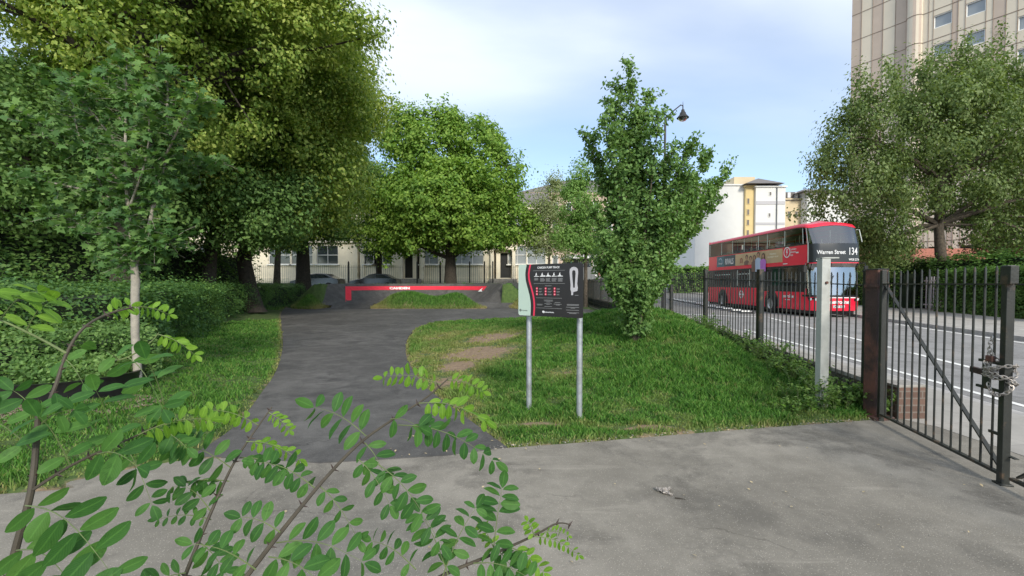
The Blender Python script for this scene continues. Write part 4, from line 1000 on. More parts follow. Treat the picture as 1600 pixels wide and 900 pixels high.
    m = MB(); p = Sf(front1 - 0.1, 4.1, 0); q_ = Sf(front1 - 0.1, 3.4, 0); m.tube([p, p + Vector((0.12, -0.06, 0)), q_ + Vector((0.16, -0.05, 0.05))], 0.018, 6); m.build('branch_guard', 'bus pillar', T)
    # wheels
    for yc, nm in ((13.62 * 700 / 405.5 - Y0, 'f'), (13.62 * 700 / 329.5 - Y0, 'r')):
        for side in (0, 1):
            x = (ox if side == 0 else W + ox); sg = -1 if side == 0 else 1
            m = MB(); pl = [(0.60 * math.cos(math.pi * k / 14), 0.60 * math.sin(math.pi * k / 14) - 0.02) for k in range(15)]; pl += [(-0.58, -0.25), (0.58, -0.25)]
            m.prism(pl, lambda a, b, t: Vector((x + sg * t, yc + oy + a, 0.60 + b)), 0.004, 0.008); m.build('arch_shade_patch', 'bus black', T)  # flat black patch painted for the shaded hollow, no opening is cut
            m = MB(); m.lathe([(0.26, -0.12), (0.44, -0.12), (0.48, -0.08), (0.48, 0.08), (0.44, 0.12), (0.28, 0.125), (0.26, 0.08)], n=28)
            wh = m.build('wheel', 'tyre rubber', T, smooth=True); wh.rotation_euler = (0, sg * math.pi / 2, 0); wh.location = (x - sg * 0.06 + sg * 0.02, yc + oy, 0.485)
            m = MB(); m.lathe([(0.0, 0.10), (0.09, 0.10), (0.10, 0.06), (0.2, 0.05), (0.25, 0.11), (0.27, 0.11), (0.27, 0.02)], n=24)
            for k in range(8): a = k * 0.785; m.tube([(0.15 * math.cos(a), 0.15 * math.sin(a), 0.05), (0.15 * math.cos(a), 0.15 * math.sin(a), 0.085)], 0.016, 6)
            m.build('rim', 'wheel metal', wh, smooth=True)
    # side advert
    u0, u1 = uL(1119.8), uL(1222); zA, zB = 2.62, 3.30; w_ = u1 - u0
    def ad(name, poly, mt, k):
        m = MB(); n_ = len(poly); off = 0.006 + 0.0015 * k
        m.prism(poly, lambda a, b, t: Sf(u0 + a * w_, zA + (zB - zA) * b, t), off - 0.001, off); m.build(name, mt, A_)
    A_ = link('advert_panel', MB().prism([(0, 0), (1, 0), (1, 1), (0, 1)], lambda a, b, t: Sf(u0 + a * w_, zA + (zB - zA) * b, t), 0.001, 0.006).build('tmp', 'ad sand').data, T); bpy.data.objects.remove(bpy.data.objects['tmp']); A_.data.name = 'advert_panel'
    ad('teal_field', [(0, 0), (0.14, 0), (0.14, 1), (0, 1)], 'ad teal', 1); ad('navy_field', [(0.141, 0), (0.34, 0), (0.34, 1), (0.141, 1)], 'ad navy', 1)
    el = lambda cx, cy, rx, ry, n_=14: [(cx + rx * math.cos(2 * math.pi * k / n_), cy + ry * math.sin(2 * math.pi * k / n_)) for k in range(n_)]
    arc = [(0.030 + 0.0, 0.45)] ; arcp = [(0.07 + 0.035 * math.cos(a), 0.48 + 0.36 * math.sin(a)) for a in np.linspace(2.6, -0.9, 12)]; arci = [(0.07 + 0.029 * math.cos(a), 0.46 + 0.30 * math.sin(a)) for a in np.linspace(-0.9, 2.6, 12)]
    ad('logo_arc', arcp + arci, 'ad blue', 2)
    text_mesh('Disney+', 0.17, lambda a, b: Sf(u0 + 0.072 * w_ + a, zA + 0.22 + b, 0.011), 'lettering white', 'advert_logo_lettering', A_, bold=0.003)
    text_mesh('RIVALS', 0.50, lambda a, b: Sf(u0 + 0.235 * w_ + a, zA + 0.29 + b, 0.011), 'lettering white', 'advert_title', A_, bold=0.012, sx=0.70)
    for k, wd in enumerate((0.9, 1.2)): text_mesh('STREAMING' if k == 0 else 'ON DISNEY+ NOW', 0.11, lambda a, b, k=k: Sf(u0 + 0.885 * w_ + a, zA + 0.46 - 0.15 * k + b, 0.011), 'lettering amber', 'advert_small_lettering', A_, bold=0.002)
    people = [(0.44, 0.60, 'ad auburn', 'ad sand'), (0.525, 0.80, 'ad hair', 'ad brown'), (0.585, 0.68, 'ad hair', 'ad skin'), (0.64, 0.72, 'ad brown', 'ad brown'), (0.695, 0.92, 'ad hair', 'ad blue'), (0.765, 0.78, 'ad hair', 'ad violet')]
    for k, (cx, top, hair, cloth) in enumerate(people):
        bot = -0.62 if k in (3, 4, 5) else 0.0
        T2 = MB()
        def sh(poly, lay): 
            off = 0.010 + 0.0012 * lay; T2.prism(poly, lambda a, b, t: Sf(u0 + a * w_, zA + (zB - zA) * b, t), off - 0.001, off)
        T2.mi = 0; sh(el(cx, top - 0.14, 0.021, 0.20), 1 + k * 3)
        if k in (0, 3, 5): sh([(cx - 0.026, top - 0.5), (cx + 0.022, top - 0.5), (cx + 0.020, top - 0.1), (cx - 0.020, top - 0.1)], 1 + k * 3)
        T2.mi = 1; sh([(cx - 0.036, bot), (cx + 0.034, bot), (cx + 0.038, top - 0.55), (cx + 0.012, top - 0.40), (cx - 0.012, top - 0.40), (cx - 0.040, top - 0.55)], 2 + k * 3)
        T2.mi = 2; sh(el(cx + 0.001, top - 0.20, 0.0135, 0.15), 3 + k * 3); sh([(cx - 0.006, top - 0.42), (cx + 0.007, top - 0.42), (cx + 0.006, top - 0.3), (cx - 0.006, top - 0.3)], 3 + k * 3)
        o = T2.build('advert_figure', [hair, cloth, 'ad skin'], A_)
    # roundels and names
    def ring(uc, zc, rx, ry, wd, nm, mt='lettering white'):
        m = MB(); k = 28; 
        for i in range(k):
            a, b = 2 * math.pi * i / k, 2 * math.pi * (i + 1) / k
            m.add([Sf(uc + rx_ * math.cos(t_), zc + ry_ * math.sin(t_), 0.010) for rx_, ry_, t_ in ((rx, ry, a), (rx, ry, b), (rx - wd, ry - wd, b), (rx - wd, ry - wd, a))], [(0, 1, 2, 3)])
        return m
    m = ring(uL(1229), 3.08, 0.27, 0.27, 0.055, ''); m.prism([(-0.03, 0.17), (0.05, 0.17), (0.01, 0.03), (0.07, 0.03), (-0.04, -0.18), (-0.01, -0.02), (-0.07, -0.02)], lambda a, b, t: Sf(uL(1229) + a, 3.08 + b, t), 0.006, 0.010); m.build('electric_badge', 'lettering white', T)
    for k, s_ in enumerate(('London', 'electric', 'bus')): text_mesh(s_, 0.145, lambda a, b, k=k: Sf(uL(1234.5) + a, 3.21 - 0.14 * k + b, 0.010), 'lettering white', 'badge_lettering', T, align='LEFT', bold=0.002)
    m = MB(); patch(m, uL(1243), uL(1247), 2.99, 3.05, 0.010, nu=1, nz=1); patch(m, uL(1223), uL(1230), 2.50, 2.54, 0.010, nu=1, nz=1); m.build('side_notices', 'lettering white', T)
    uc = uL(1158.5); m = ring(uc, 0.90, 0.24, 0.24, 0.07, ''); m.prism([(-0.33, -0.045), (0.33, -0.045), (0.33, 0.045), (-0.33, 0.045)], lambda a, b, t: Sf(uc + a, 0.90 + b, t), 0.010, 0.013); m.build('roundel', 'lettering white', T)
    text_mesh('metroline', 0.23, lambda a, b: Sf(uL(1231.5) + a, 0.92 + b, 0.010), 'lettering white', 'operator_name', T, bold=0.007); m = MB(); patch(m, uL(1227), uL(1236.5), 0.73, 0.76, 0.010, nu=1, nz=1); m.build('operator_underline', 'lettering white', T)
    # inside
    m = MB(); m.box((0, 0.15, 2.44), (W - 0.16, L - 1.0, 0.06)); m.box((0, 0.1, 0.62), (W - 0.16, L - 0.9, 0.06)); m.box((0, 0.3, 4.30), (W - 0.5, L - 1.6, 0.04)); m.build('deck_floors', 'bus floor', T)
    seat = None
    m = MB()
    for r_ in range(9):
        for xx in (-0.82, -0.36, 0.36, 0.82):
            y = -L / 2 + 2.0 + r_ * 0.88; m.box((xx, y, 2.90), (0.40, 0.40, 0.12)); m.box((xx, y + 0.22, 3.22), (0.40, 0.09, 0.72))
            if r_ > 1 and xx > 0 or r_ > 4: m.box((xx, y, 1.1), (0.40, 0.40, 0.12)); m.box((xx, y + 0.22, 1.42), (0.40, 0.09, 0.72))
    m.build('seats', 'seat cloth', T, bevel=0.03)
    m = MB()
    for r_ in range(5): y = -L / 2 + 1.9 + r_ * 1.7; m.tube([(-0.2, y, 2.5), (-0.2, y, 4.28)], 0.02, 6)
    m.build('grab_poles', 'lettering amber', T)
    # driver
    dr = MB(); dr.box((ox + 0.75, oy + 1.15, 1.2), (0.5, 0.12, 1.1)); dr.build('driver_seat', 'seat cloth', T, bevel=0.04)
    T.rotation_euler = (0, 0, 0)
bus()

# ---------------------------------------------------------------- street lamp
def lamp():
    c = Vector((7.45, 22.0, 0)); T = thing('street_lamp', 'tall dark street lamp with swan neck arm and hanging bell lantern', 'street lamp', c)
    k = lambda px, py: P(px, py, 22.0) - c
    top = k(1036, 186)
    m = MB(); m.tube([(0, 0, -0.1), (0, 0, 1.6), (0, 0, 1.7), (0, 0, top.z + 0.1)], [0.11, 0.10, 0.07, 0.05], 12); m.lathe([(0.13, 0), (0.15, 0.1), (0.12, 0.3), (0.12, 1.5), (0.13, 1.55), (0.08, 1.7)], n=16); m.build('pole', 'black paint', T, smooth=True)
    e = k(1067, 172); m = MB(); m.tube([(top.x * 0, 0, top.z - 0.5), (0.05, 0, top.z + 0.05), (0.3, 0, top.z + 0.32), (e.x - 0.1, 0, e.z + 0.25), (e.x, 0, e.z + 0.2), (e.x, 0, e.z + 0.02)], 0.028, 8)
    m.tube([(0, 0, top.z - 0.1), (0.35, 0, top.z + 0.1), (0.5, 0, top.z + 0.33)], 0.018, 6); m.tube([(e.x, 0, e.z + 0.2), (e.x, 0, e.z + 0.42)], [0.02, 0.005], 6); m.build('arm', 'black paint', T, smooth=True)
    m = MB(); m.lathe([(0.03, 0.05), (0.07, 0.02), (0.09, -0.08), (0.13, -0.12), (0.16, -0.22), (0.24, -0.32), (0.29, -0.37), (0.28, -0.39)], c=(e.x, 0, e.z), n=20); ln = m.build('lantern', 'black paint', T, smooth=True)
    m = MB(); m.lathe([(0.22, -0.385), (0.20, -0.46), (0.12, -0.53), (0.0, -0.56)], c=(e.x, 0, e.z), n=18); m.build('glass_bowl', 'lamp glass', ln, smooth=True)
lamp()

# ---------------------------------------------------------------- buildings
def wall_x(m, x0, x1, y, z0, z1, holes, th=0.35):
    """facade facing the camera with openings cut out: holes (xa, xb, za, zb)"""
    xs_ = sorted({x0, x1, *[h[0] for h in holes], *[h[1] for h in holes]}); zs_ = sorted({z0, z1, *[h[2] for h in holes], *[h[3] for h in holes]})
    for a, b in zip(xs_[:-1], xs_[1:]):
        for c_, d_ in zip(zs_[:-1], zs_[1:]):
            if any(h[0] <= a and b <= h[1] and h[2] <= c_ and d_ <= h[3] for h in holes): continue
            m.add([(a, y, c_), (b, y, c_), (b, y, d_), (a, y, d_)], [(0, 1, 2, 3)])
    for a, b, c_, d_ in holes:
        m.add([(a, y, c_), (b, y, c_), (b, y, d_), (a, y, d_), (a, y + th, c_), (b, y + th, c_), (b, y + th, d_), (a, y + th, d_)], [(0, 1, 5, 4), (1, 2, 6, 5), (2, 3, 7, 6), (3, 0, 4, 7)])
    m.add([(x0, y, z0), (x0, y + 9, z0), (x0, y + 9, z1), (x0, y, z1), (x1, y, z0), (x1, y + 9, z0), (x1, y + 9, z1), (x1, y, z1)], [(0, 1, 2, 3), (4, 7, 6, 5), (3, 2, 6, 7), (1, 5, 6, 2)])
def sash(T, xa, xb, za, zb, y, glass='window glass', bars=1, o=Vector((0, 0, 0))):
    m = MB(); w_ = 0.06; yy = y + 0.14
    m.bar((xa, yy, za + w_ / 2), (xb, yy, za + w_ / 2), w_, w_); m.bar((xa, yy, zb - w_ / 2), (xb, yy, zb - w_ / 2), w_, w_)
    for x in (xa + w_ / 2, xb - w_ / 2): m.bar((x, yy, za + w_), (x, yy, zb - w_), w_, w_)
    zm = (za + zb) / 2; m.bar((xa + w_, yy, zm), (xb - w_, yy, zm), w_, w_)
    for k in range(bars): x = xa + (xb - xa) * (k + 1) / (bars + 1); m.bar((x, yy, za + w_), (x, yy, zb - w_), 0.045, 0.04)
    m.box(((xa + xb) / 2, y - 0.05, za - 0.06), (xb - xa + 0.3, 0.22, 0.10))
    W_ = m.build('window', 'white paint', T)
    g_ = MB(); g_.add([(xa, yy + 0.05, za), (xb, yy + 0.05, za), (xb, yy + 0.05, zb), (xa, yy + 0.05, zb)], [(0, 1, 2, 3)]); g_.build('pane', glass, W_)
def terrace():
    Y = 48.0; X = lambda px: (px - 800) * Y / 700; Z = lambda py: CAMH + (443 - py) * Y / 700
    houses = [(-58, -44.2, 'cream stucco terraced house at the far left end behind the big lime trees'), (-44, -30.2, 'cream stucco terraced house seen left of the tree trunks'), (-30, X(560), 'cream stucco house with dark windows above the left parked car'), (X(560) + 0.2, X(652.5), 'cream stucco house with a dark tall doorway behind the right parked car'), (X(652.5) + 0.2, X(772), 'cream stucco house with a wide white framed window behind the plane tree trunk'), (X(772) + 0.2, X(862), 'cream stucco end house with steps up to its dark door')]
    win = {0: [-55, -50, -46.5], 1: [-41.6, X(105) if False else -36.5, -32.5], 2: [X(437), X(472), X(512)], 3: [X(560) + 1.6, X(598)], 4: [X(670.5), X(730)], 5: [X(808), X(838)]}
    doors = {3: X(645), 5: X(786)}
    for i, (xa, xb, lab) in enumerate(houses):
        T = thing('terraced_house', lab, 'house', (0, 0, 0), 0, 'cream stucco houses along the street behind the park')
        holes = []; ws = []
        for x in win[i]:
            wd = 1.0 if not (i == 4 and x > X(700)) else 1.75
            wd = wd if i != 2 else 1.15
            ws.append((x - wd, x + wd, Z(413), Z(384), 'net curtain glass' if i > 3 else 'window glass', 2 if wd > 1.2 else 1))
            for f_ in (1,): ws.append((x - 0.85, x + 0.85, Z(413) + 3.7 * f_, Z(388) + 3.5 * f_, 'window glass', 1))
        holes = [h[:4] for h in ws]
        if i in doors: holes.append((doors[i] - 0.85, doors[i] + 0.85, 1.9, 4.7))
        m = MB(); wall_x(m, xa, xb, Y, 0.8, 9.6, [h for h in holes if h[3] < 9.4]); m.build('wall', 'stucco', T)
        for h in ws: sash(T, *h[:4], Y, h[4], h[5])
        if i in doors:
            x = doors[i]; m = MB(); m.box((x, Y + 0.25, 3.1), (1.7, 0.08, 2.5)); m.box((x, Y + 0.27, 4.5), (1.6, 0.05, 0.35)); 
            for zz in (2.6, 3.6): m.box((x - 0.38, Y + 0.2, zz), (0.55, 0.04, 0.7)); m.box((x + 0.38, Y + 0.2, zz), (0.55, 0.04, 0.7))
            m.build('door', 'dark door', T)
            m = MB()
            for s_ in (-1.15, 1.15): m.box((x + s_, Y - 0.35, 3.3), (0.34, 0.5, 3.2)); m.box((x + s_, Y - 0.36, 4.95), (0.46, 0.6, 0.14))
            m.box((x, Y - 0.38, 5.2), (3.0, 0.7, 0.36)); m.build('porch', 'stucco', T, bevel=0.02)
            m = MB()
            for k in range(7): m.box((x, Y - 0.6 - 0.32 * k, 0.8 + (1.15 - 0.165 * k) / 2), (2.1 if i != 5 else 3.0, 0.34, 1.15 - 0.165 * k))
            m.build('steps', 'stone coping', T)
        m = MB(); m.box(((xa + xb) / 2, Y - 0.06, 1.45), (xb - xa - 0.02, 0.12, 1.2)); m.box(((xa + xb) / 2, Y - 0.12, 5.9), (xb - xa - 0.02, 0.3, 0.22)); m.box(((xa + xb) / 2, Y - 0.2, 9.5), (xb - xa - 0.02, 0.5, 0.35))
        for x in (xa + 0.25, xb - 0.27): m.box((x, Y - 0.05, 3.8), (0.45, 0.13, 4.2))
        m.build('trim', 'stucco', T, bevel=0.02)
        m = MB(); m.prism([(Y + 0.1, 9.62), (Y + 9, 9.62), (Y + 4.5, 12.0)], lambda a, b, t: (t, a, b), xa + 0.02, xb - 0.02); m.build('roof', 'slate', T)
    # street railings on a plinth
    T = thing('street_railings', 'black spiked street railings on a plinth in front of the cream houses', 'railings', (0, 0, 0)); yr = 44.6
    m = MB(); x = X(100) * 1.0
    x = -50.0
    while x < 4.5:
        gap = any(abs(x - d_ * yr / Y) < 1.0 for d_ in doors.values())
        if not gap: m.tube([(x, yr, 1.5), (x, yr, 3.22), (x, yr, 3.32)], [0.013, 0.013, 0.002], 4, cap=False)
        x += 0.19
    m.build('bars', 'black paint', T)
    m = MB(); dd = sorted(d_ * yr / Y for d_ in doors.values()); xs_ = [-50] + [v for d_ in dd for v in (d_ - 1.0, d_ + 1.0)] + [4.5]
    for a, b in zip(xs_[0::2], xs_[1::2]):
        m.bar((a, yr, 3.08), (b, yr, 3.08), 0.05, 0.02); m.bar((a, yr, 1.62), (b, yr, 1.62), 0.05, 0.02)
    m.build('rails', 'black paint', T)
    for px in (545, 652, 688, 734, 757, 770):
        x = X(px) * yr / Y; m = MB(); m.box((x, yr, 2.5), (0.13, 0.13, 2.1)); m.tube([(x, yr, 3.5), (x, yr, 3.58), (x, yr, 3.68)], [0.03, 0.08, 0.02], 8); m.build('rail_post', 'black paint', T)
    m = MB()
    for a, b in zip(xs_[0::2], xs_[1::2]): m.box(((a + b) / 2, yr, 1.2), (b - a, 0.3, 0.64))
    m.build('plinth', 'stone coping', T)
terrace()
tag(MB().box((-22, 41.5, 0.84), (60, 5.0, 0.12)).build('street', 'road tarmac'), kind='structure')
def car(px, Y, label, paint='car paint'):
    T = thing('parked_car', label, 'car', ((px - 800) * Y / 700, Y, 0.9), 0, 'cars parked on the street behind the track')
    prof = [(-2.15, 0.35), (-2.1, 0.75), (-1.6, 0.88), (-0.95, 1.0), (-0.35, 1.36), (0.2, 1.45), (1.0, 1.40), (1.75, 1.02), (2.1, 0.95), (2.15, 0.4), (1.75, 0.22), (-1.85, 0.22)]
    m = MB(); m.prism(prof, lambda a, b, t: (a, t * (1 - 0.16 * max(0, b - 0.95) / 0.5), b), -0.88, 0.88); m.build('body', paint, T, smooth=True, bevel=0.05)
    for s_ in (-0.815, 0.815):
        m = MB(); m.prism([(-0.85, 1.02), (-0.32, 1.31), (0.18, 1.38), (0.2, 1.02)], lambda a, b, t: (a, s_ * (1 - 0.10 * (b - 0.95)) + t * (1 if s_ > 0 else -1) + (0.09 if s_ > 0 else -0.09) * (1.45 - b), b), 0.0, 0.04)
        m.prism([(0.27, 1.02), (0.25, 1.38), (0.95, 1.34), (1.5, 1.05)], lambda a, b, t: (a, s_ * (1 - 0.10 * (b - 0.95)) + t * (1 if s_ > 0 else -1) + (0.09 if s_ > 0 else -0.09) * (1.45 - b), b), 0.0, 0.04); m.build('side_windows', 'window glass', T)
    for x in (-1.35, 1.3):
        for y in (-0.8, 0.8):
            m = MB(); m.lathe([(0.18, -0.1), (0.31, -0.1), (0.32, 0.1), (0.18, 0.1), (0.0, 0.06)], n=20); wh = m.build('wheel', 'tyre rubber', T, smooth=True); wh.rotation_euler = (math.pi / 2 * (1 if y < 0 else -1), 0, 0); wh.location = (x, y, 0.32)
    return T
car(497, 40.0, 'dark parked car left of the banked turn, partly behind the tree trunks'); c2 = car(587, 40.6, 'black parked car with only its roof showing over the red painted band')

def block(name, label, px0, px1, pytop, Y, depth, mt, extra=None, cat='building', z0=-0.1, group=None):
    x0, x1 = (px0 - 800) * Y / 700, (px1 - 800) * Y / 700; zt = CAMH + (443 - pytop) * Y / 700
    T = thing(name, label, cat, (x0, Y, 0), 0, group)
    m = MB(); m.box(((x1 - x0) / 2, depth / 2, (zt + z0) / 2), (x1 - x0, depth, zt - z0)); m.build('wall', mt, T)
    m = MB(); m.box(((x1 - x0) / 2, depth / 2, zt + 0.15), (x1 - x0 + 0.5, depth + 0.5, 0.3)); m.build('parapet', mt, T)
    return T, x1 - x0, zt
def add_windows(T, Y, x0px, lst, frame='white paint', glass='window glass'):
    bx = (x0px - 800) * Y / 700
    for px0, px1, py0, py1 in lst:
        xa, xb = (px0 - 800) * Y / 700 - bx, (px1 - 800) * Y / 700 - bx; za, zb = CAMH + (443 - py1) * Y / 700, CAMH + (443 - py0) * Y / 700
        m = MB(); m.box(((xa + xb) / 2, -0.04, (za + zb) / 2), (xb - xa + 0.2, 0.12, zb - za + 0.2)); w_ = m.build('window', frame, T)
        m = MB(); m.box(((xa + xb) / 2, -0.09, (za + zb) / 2), (xb - xa, 0.06, zb - za)); m.box(((xa + xb) / 2, -0.13, (za + zb) / 2), (0.08, 0.04, zb - za)); m.build('pane', glass, w_)
Y = 95.0
T, w_, zt = block('apartment_block', 'plain white rendered block rising left of the yellow strip behind the bus', 1085, 1163, 291, Y, 22, 'white render')
T, w_, zt = block('apartment_block', 'narrow yellow rendered bay with small windows behind the bus roof', 1163, 1179, 293, Y - 0.6, 20, 'yellow render'); add_windows(T, Y - 0.6, 1163, [(1165.5, 1168.5, y, y + 8) for y in (311, 328, 344, 360)], 'yellow render', 'slate')
T, w_, zt = block('apartment_block', 'white stair tower with hipped slate roof behind the bus', 1179, 1225, 293.5, Y - 1.2, 14, 'white render')
m = MB(); xa, xb = (1160 - 1179) * Y / 700, (1219 - 1179) * Y / 700; zr = CAMH + (443 - 275) * Y / 700; ze = CAMH + (443 - 293) * Y / 700
m.add([(xa, -1, ze + 0.32), (xb, -1, ze + 0.32), (xb, 13, ze + 0.32), (xa, 13, ze + 0.32), (2.6, 4, zr), (3.4, 9, zr)], [(0, 1, 4), (1, 2, 5, 4), (2, 3, 5), (3, 0, 4, 5), (3, 2, 1, 0)]); m.build('roof', 'slate', T)
m = MB(); m.box((-0.6, 6, zr - 0.6), (4.5, 5, 1.6)); m.build('lift_housing', 'tan render', T)
add_windows(T, Y - 1.2, 1179, [(1200, 1202.5, 301, 306), (1199, 1201.5, 334, 339)], 'white render', 'slate')
m = MB(); 
for zpy, h in ((319, 0.7), (351, 0.5)): m.box((w_ / 2, -0.03, CAMH + (443 - zpy) * Y / 700), (w_ - 0.2, 0.1, h))
m.build('string_course', 'sign grey', T); m = MB(); m.tube([(w_ * 0.7, -0.15, 0), (w_ * 0.7, -0.15, zt)], 0.1, 6); m.build('drainpipe', 'grey panel', T)
T, w_, zt = block('apartment_block', 'tan rendered wing with dark mansard attic right of the white stair tower', 1225, 1259, 313, Y, 16, 'tan render'); add_windows(T, Y, 1225, [(1228.5, 1232.5, 331, 341), (1240, 1244, 331, 341), (1252, 1256, 331, 341)], 'tan render', 'slate')
m = MB(); m.box((w_ / 2, 2.5, zt + 1.0), (w_, 4, 1.5)); m.box((w_ / 2, 1, zt + 0.1), (w_ + 0.1, 2.4, 0.5)); m.build('attic', 'slate', T)
for k in range(3):
    m = MB(); m.box((0.9 + k * 1.6, 0.35, zt + 1.05), (0.6, 0.3, 1.1)); m.build('dormer', 'lettering white', T)
T, w_, zt = block('apartment_block', 'pale pinkish rendered block right of the tan wing above the bus front', 1259, 1340, 303, Y - 2, 20, 'white render'); add_windows(T, Y - 2, 1259, [(1270, 1274, 309, 314), (1266, 1270, 333, 338), (1276, 1280, 333, 338)], 'white render', 'slate')
m = MB(); m.add([(-1.5, -1, zt + .3), (w_ + 1, -1, zt + .3), (w_ + 1, 12, zt + .3), (-1.5, 12, zt + .3), (2.5, 5, zt + 1.9), (w_ - 2, 5, zt + 1.9)], [(0, 1, 5, 4), (1, 2, 5), (2, 3, 4, 5), (3, 0, 4), (3, 2, 1, 0)]); m.build('roof', 'slate', T)
# big pinkish building behind the small trees
Y = 70.0; T, w_, zt = block('mansion_block', 'pinkish brick mansion block with grey mansard roof showing between the trees', 812, 1000, 305, Y, 20, 'pink brick')
m = MB(); zr = CAMH + (443 - 262) * Y / 700; m.add([(-0.3, -0.3, zt + .31), (w_ + 0.3, -0.3, zt + .31), (w_ + 0.3, 20, zt + .31), (-0.3, 20, zt + .31), (8.5, 9, zr), (w_ - 5, 9, zr), (w_ - 5, 12, zr), (8.5, 12, zr)], [(0, 1, 5, 4), (1, 2, 6, 5), (2, 3, 7, 6), (3, 0, 4, 7), (4, 5, 6, 7), (3, 2, 1, 0)]); m.build('roof', 'slate', T)
add_windows(T, Y, 808, [(px, px + 7, py, py + 15) for px in range(818, 990, 21) for py in (318, 345, 372, 400)])
# tower block
def tower():
    Y0 = 50.0; x0 = (1323.0 - 800) * Y0 / 700 ; d = Vector((0.54, -0.84, 0)).normalized(); nrm = Vector((-0.84, -0.54, 0)).normalized()
    T = thing('tower_block', 'tall beige and brown panelled tower block rising behind the drooping tree', 'tower block', (x0, Y0, 0))
    SHt = 2.8; NS = 19; f = lambda s, t, z: d * s + nrm * t + Vector((0, 0, z))
    def tS(px): k = (px - 800) / 700; return (k * Y0 - x0) / (0.54 + 0.84 * k) / (1 / math.hypot(0.54, 0.84)) * 1.0
    edges = [0] + [tS(p) for p in (1338, 1355, 1371, 1390, 1407)] 
    cols = ['tower brown', 'tower beige', 'tower brown', 'tower beige', 'tower brown']
    Wd = tS(1760)
    m = MB(); 
    for a, b, cc in zip(edges[:-1], edges[1:], cols):
        m.mi = 0 if cc == 'tower beige' else 1
        m.add([f(a, 0, -0.5), f(b, 0, -0.5), f(b, 0, SHt * NS), f(a, 0, SHt * NS)], [(0, 1, 2, 3)])
    e = edges[-1]; r = tS(1432) - e
    k = 8   # rounded corner column standing proud
    for i in range(k):
        a0, a1 = math.pi * i / k, math.pi * (i + 1) / k; m.mi = 1 if i in (1, 4, 6) else 0
        p0, p1 = (e + r / 2 - r / 2 * math.cos(a0), 0.55 * math.sin(a0)), (e + r / 2 - r / 2 * math.cos(a1), 0.55 * math.sin(a1))
        m.add([f(*p0, -0.5), f(*p1, -0.5), f(*p1, SHt * NS), f(*p0, SHt * NS)], [(0, 1, 2, 3)])
    st = tS(1430); cells = []; x = st; g = random.Random(2); widths = [0.55, 0.35, 1.35, 0.4, 0.5, 1.35, 0.45, 0.8, 0.7, 1.35]; i = 0; wins = []
    while x < Wd:
        w2 = widths[i % len(widths)]; iswin = abs(w2 - 1.35) < .01
        m.mi = 0 if (i % 4 != 3) else 1
        if iswin:
            for s in range(NS):
                zb = s * SHt; za, zc = zb + 1.0, zb + 2.25
                for q0, q1 in ((zb, za), (zc, zb + SHt)): m.add([f(x, 0, q0), f(x + w2, 0, q0), f(x + w2, 0, q1), f(x, 0, q1)], [(0, 1, 2, 3)])
                m.add([f(x, 0, za), f(x + w2, 0, za), f(x + w2, 0, zc), f(x, 0, zc), f(x, -0.25, za), f(x + w2, -0.25, za), f(x + w2, -0.25, zc), f(x, -0.25, zc)], [(0, 1, 5, 4), (1, 2, 6, 5), (2, 3, 7, 6), (3, 0, 4, 7)])
                wins.append((x, x + w2, za, zc))
        else:
            m.add([f(x, 0, -0.5), f(x + w2, 0, -0.5), f(x + w2, 0, SHt * NS), f(x, 0, SHt * NS)], [(0, 1, 2, 3)])
        x += w2; i += 1
    e2 = x; b_ = [f(0, 0, -.5), f(e2, 0, -.5), f(e2, -14, -.5), f(0, -14, -.5)]; t_ = [v + Vector((0, 0, SHt * NS + .5)) for v in b_]; m.mi = 1; m.add(b_ + t_, [(1, 2, 6, 5), (2, 3, 7, 6), (3, 0, 4, 7), (4, 5, 6, 7)])
    m.build('wall', ['tower beige', 'tower brown'], T)
    m = MB()
    for s in range(1, NS):
        z = s * SHt; m.bar(f(0, 0.012, z), f(e, 0.012, z), 0.03, 0.05)
        m.tube([f(e + r / 2 - (r / 2 + .01) * math.cos(math.pi * i / k), (0.56) * math.sin(math.pi * i / k) + .01, z) for i in range(k + 1)], 0.03, 4)
        m.bar(f(st, 0.012, z), f(e2, 0.012, z), 0.03, 0.05)
    for a in edges[1:]: m.bar(f(a, 0.01, 0), f(a, 0.01, SHt * NS), 0.06, 0.02)
    x = st
    for i in range(40):
        x += widths[i % len(widths)]
        if x < e2 - .1: m.bar(f(x, 0.01, 0), f(x, 0.01, SHt * NS), 0.045, 0.02)
    m.build('panel_joints', 'tower joint', T)
    for (a, b, za, zc) in [q for q in wins if q[2] > 20]:
        m = MB(); m.bar(f(a, -0.12, za + .05), f(b, -0.12, za + .05), 0.1, 0.08); m.bar(f(a, -0.12, zc - .05), f(b, -0.12, zc - .05), 0.1, 0.08); m.bar(f(a + .04, -.12, za), f(a + .04, -.12, zc), .08); m.bar(f(b - .04, -.12, za), f(b - .04, -.12, zc), .08); W_ = m.build('window', 'white paint', T)
        m = MB(); m.add([f(a, -0.18, za), f(b, -0.18, za), f(b, -0.18, zc), f(a, -0.18, zc)], [(0, 1, 2, 3)]); m.build('pane', 'net curtain glass', W_)
tower()
# house with tiled roof across the road, behind the hedge
Y = 33.0; T, w_, zt = block('bungalow', 'low pinkish house with orange red clay tiled roof behind the roadside hedge', 1398, 1700, 417, Y, 9, 'pink render')
m = MB(); m.add([(-0.8, -0.8, zt + .1), (w_ + 1, -0.8, zt + .1), (w_ + 1, 10, zt + .1), (-0.8, 10, zt + .1), (0.8, 4.5, zt + 1.7), (w_ - 2, 4.5, zt + 1.7)], [(0, 1, 5, 4), (1, 2, 5), (2, 3, 4, 5), (3, 0, 4), (3, 2, 1, 0)]); m.build('roof', 'clay tiles', T)
add_windows(T, Y, 1398, [(1500, 1530, 420, 440), (1560, 1580, 420, 440)])
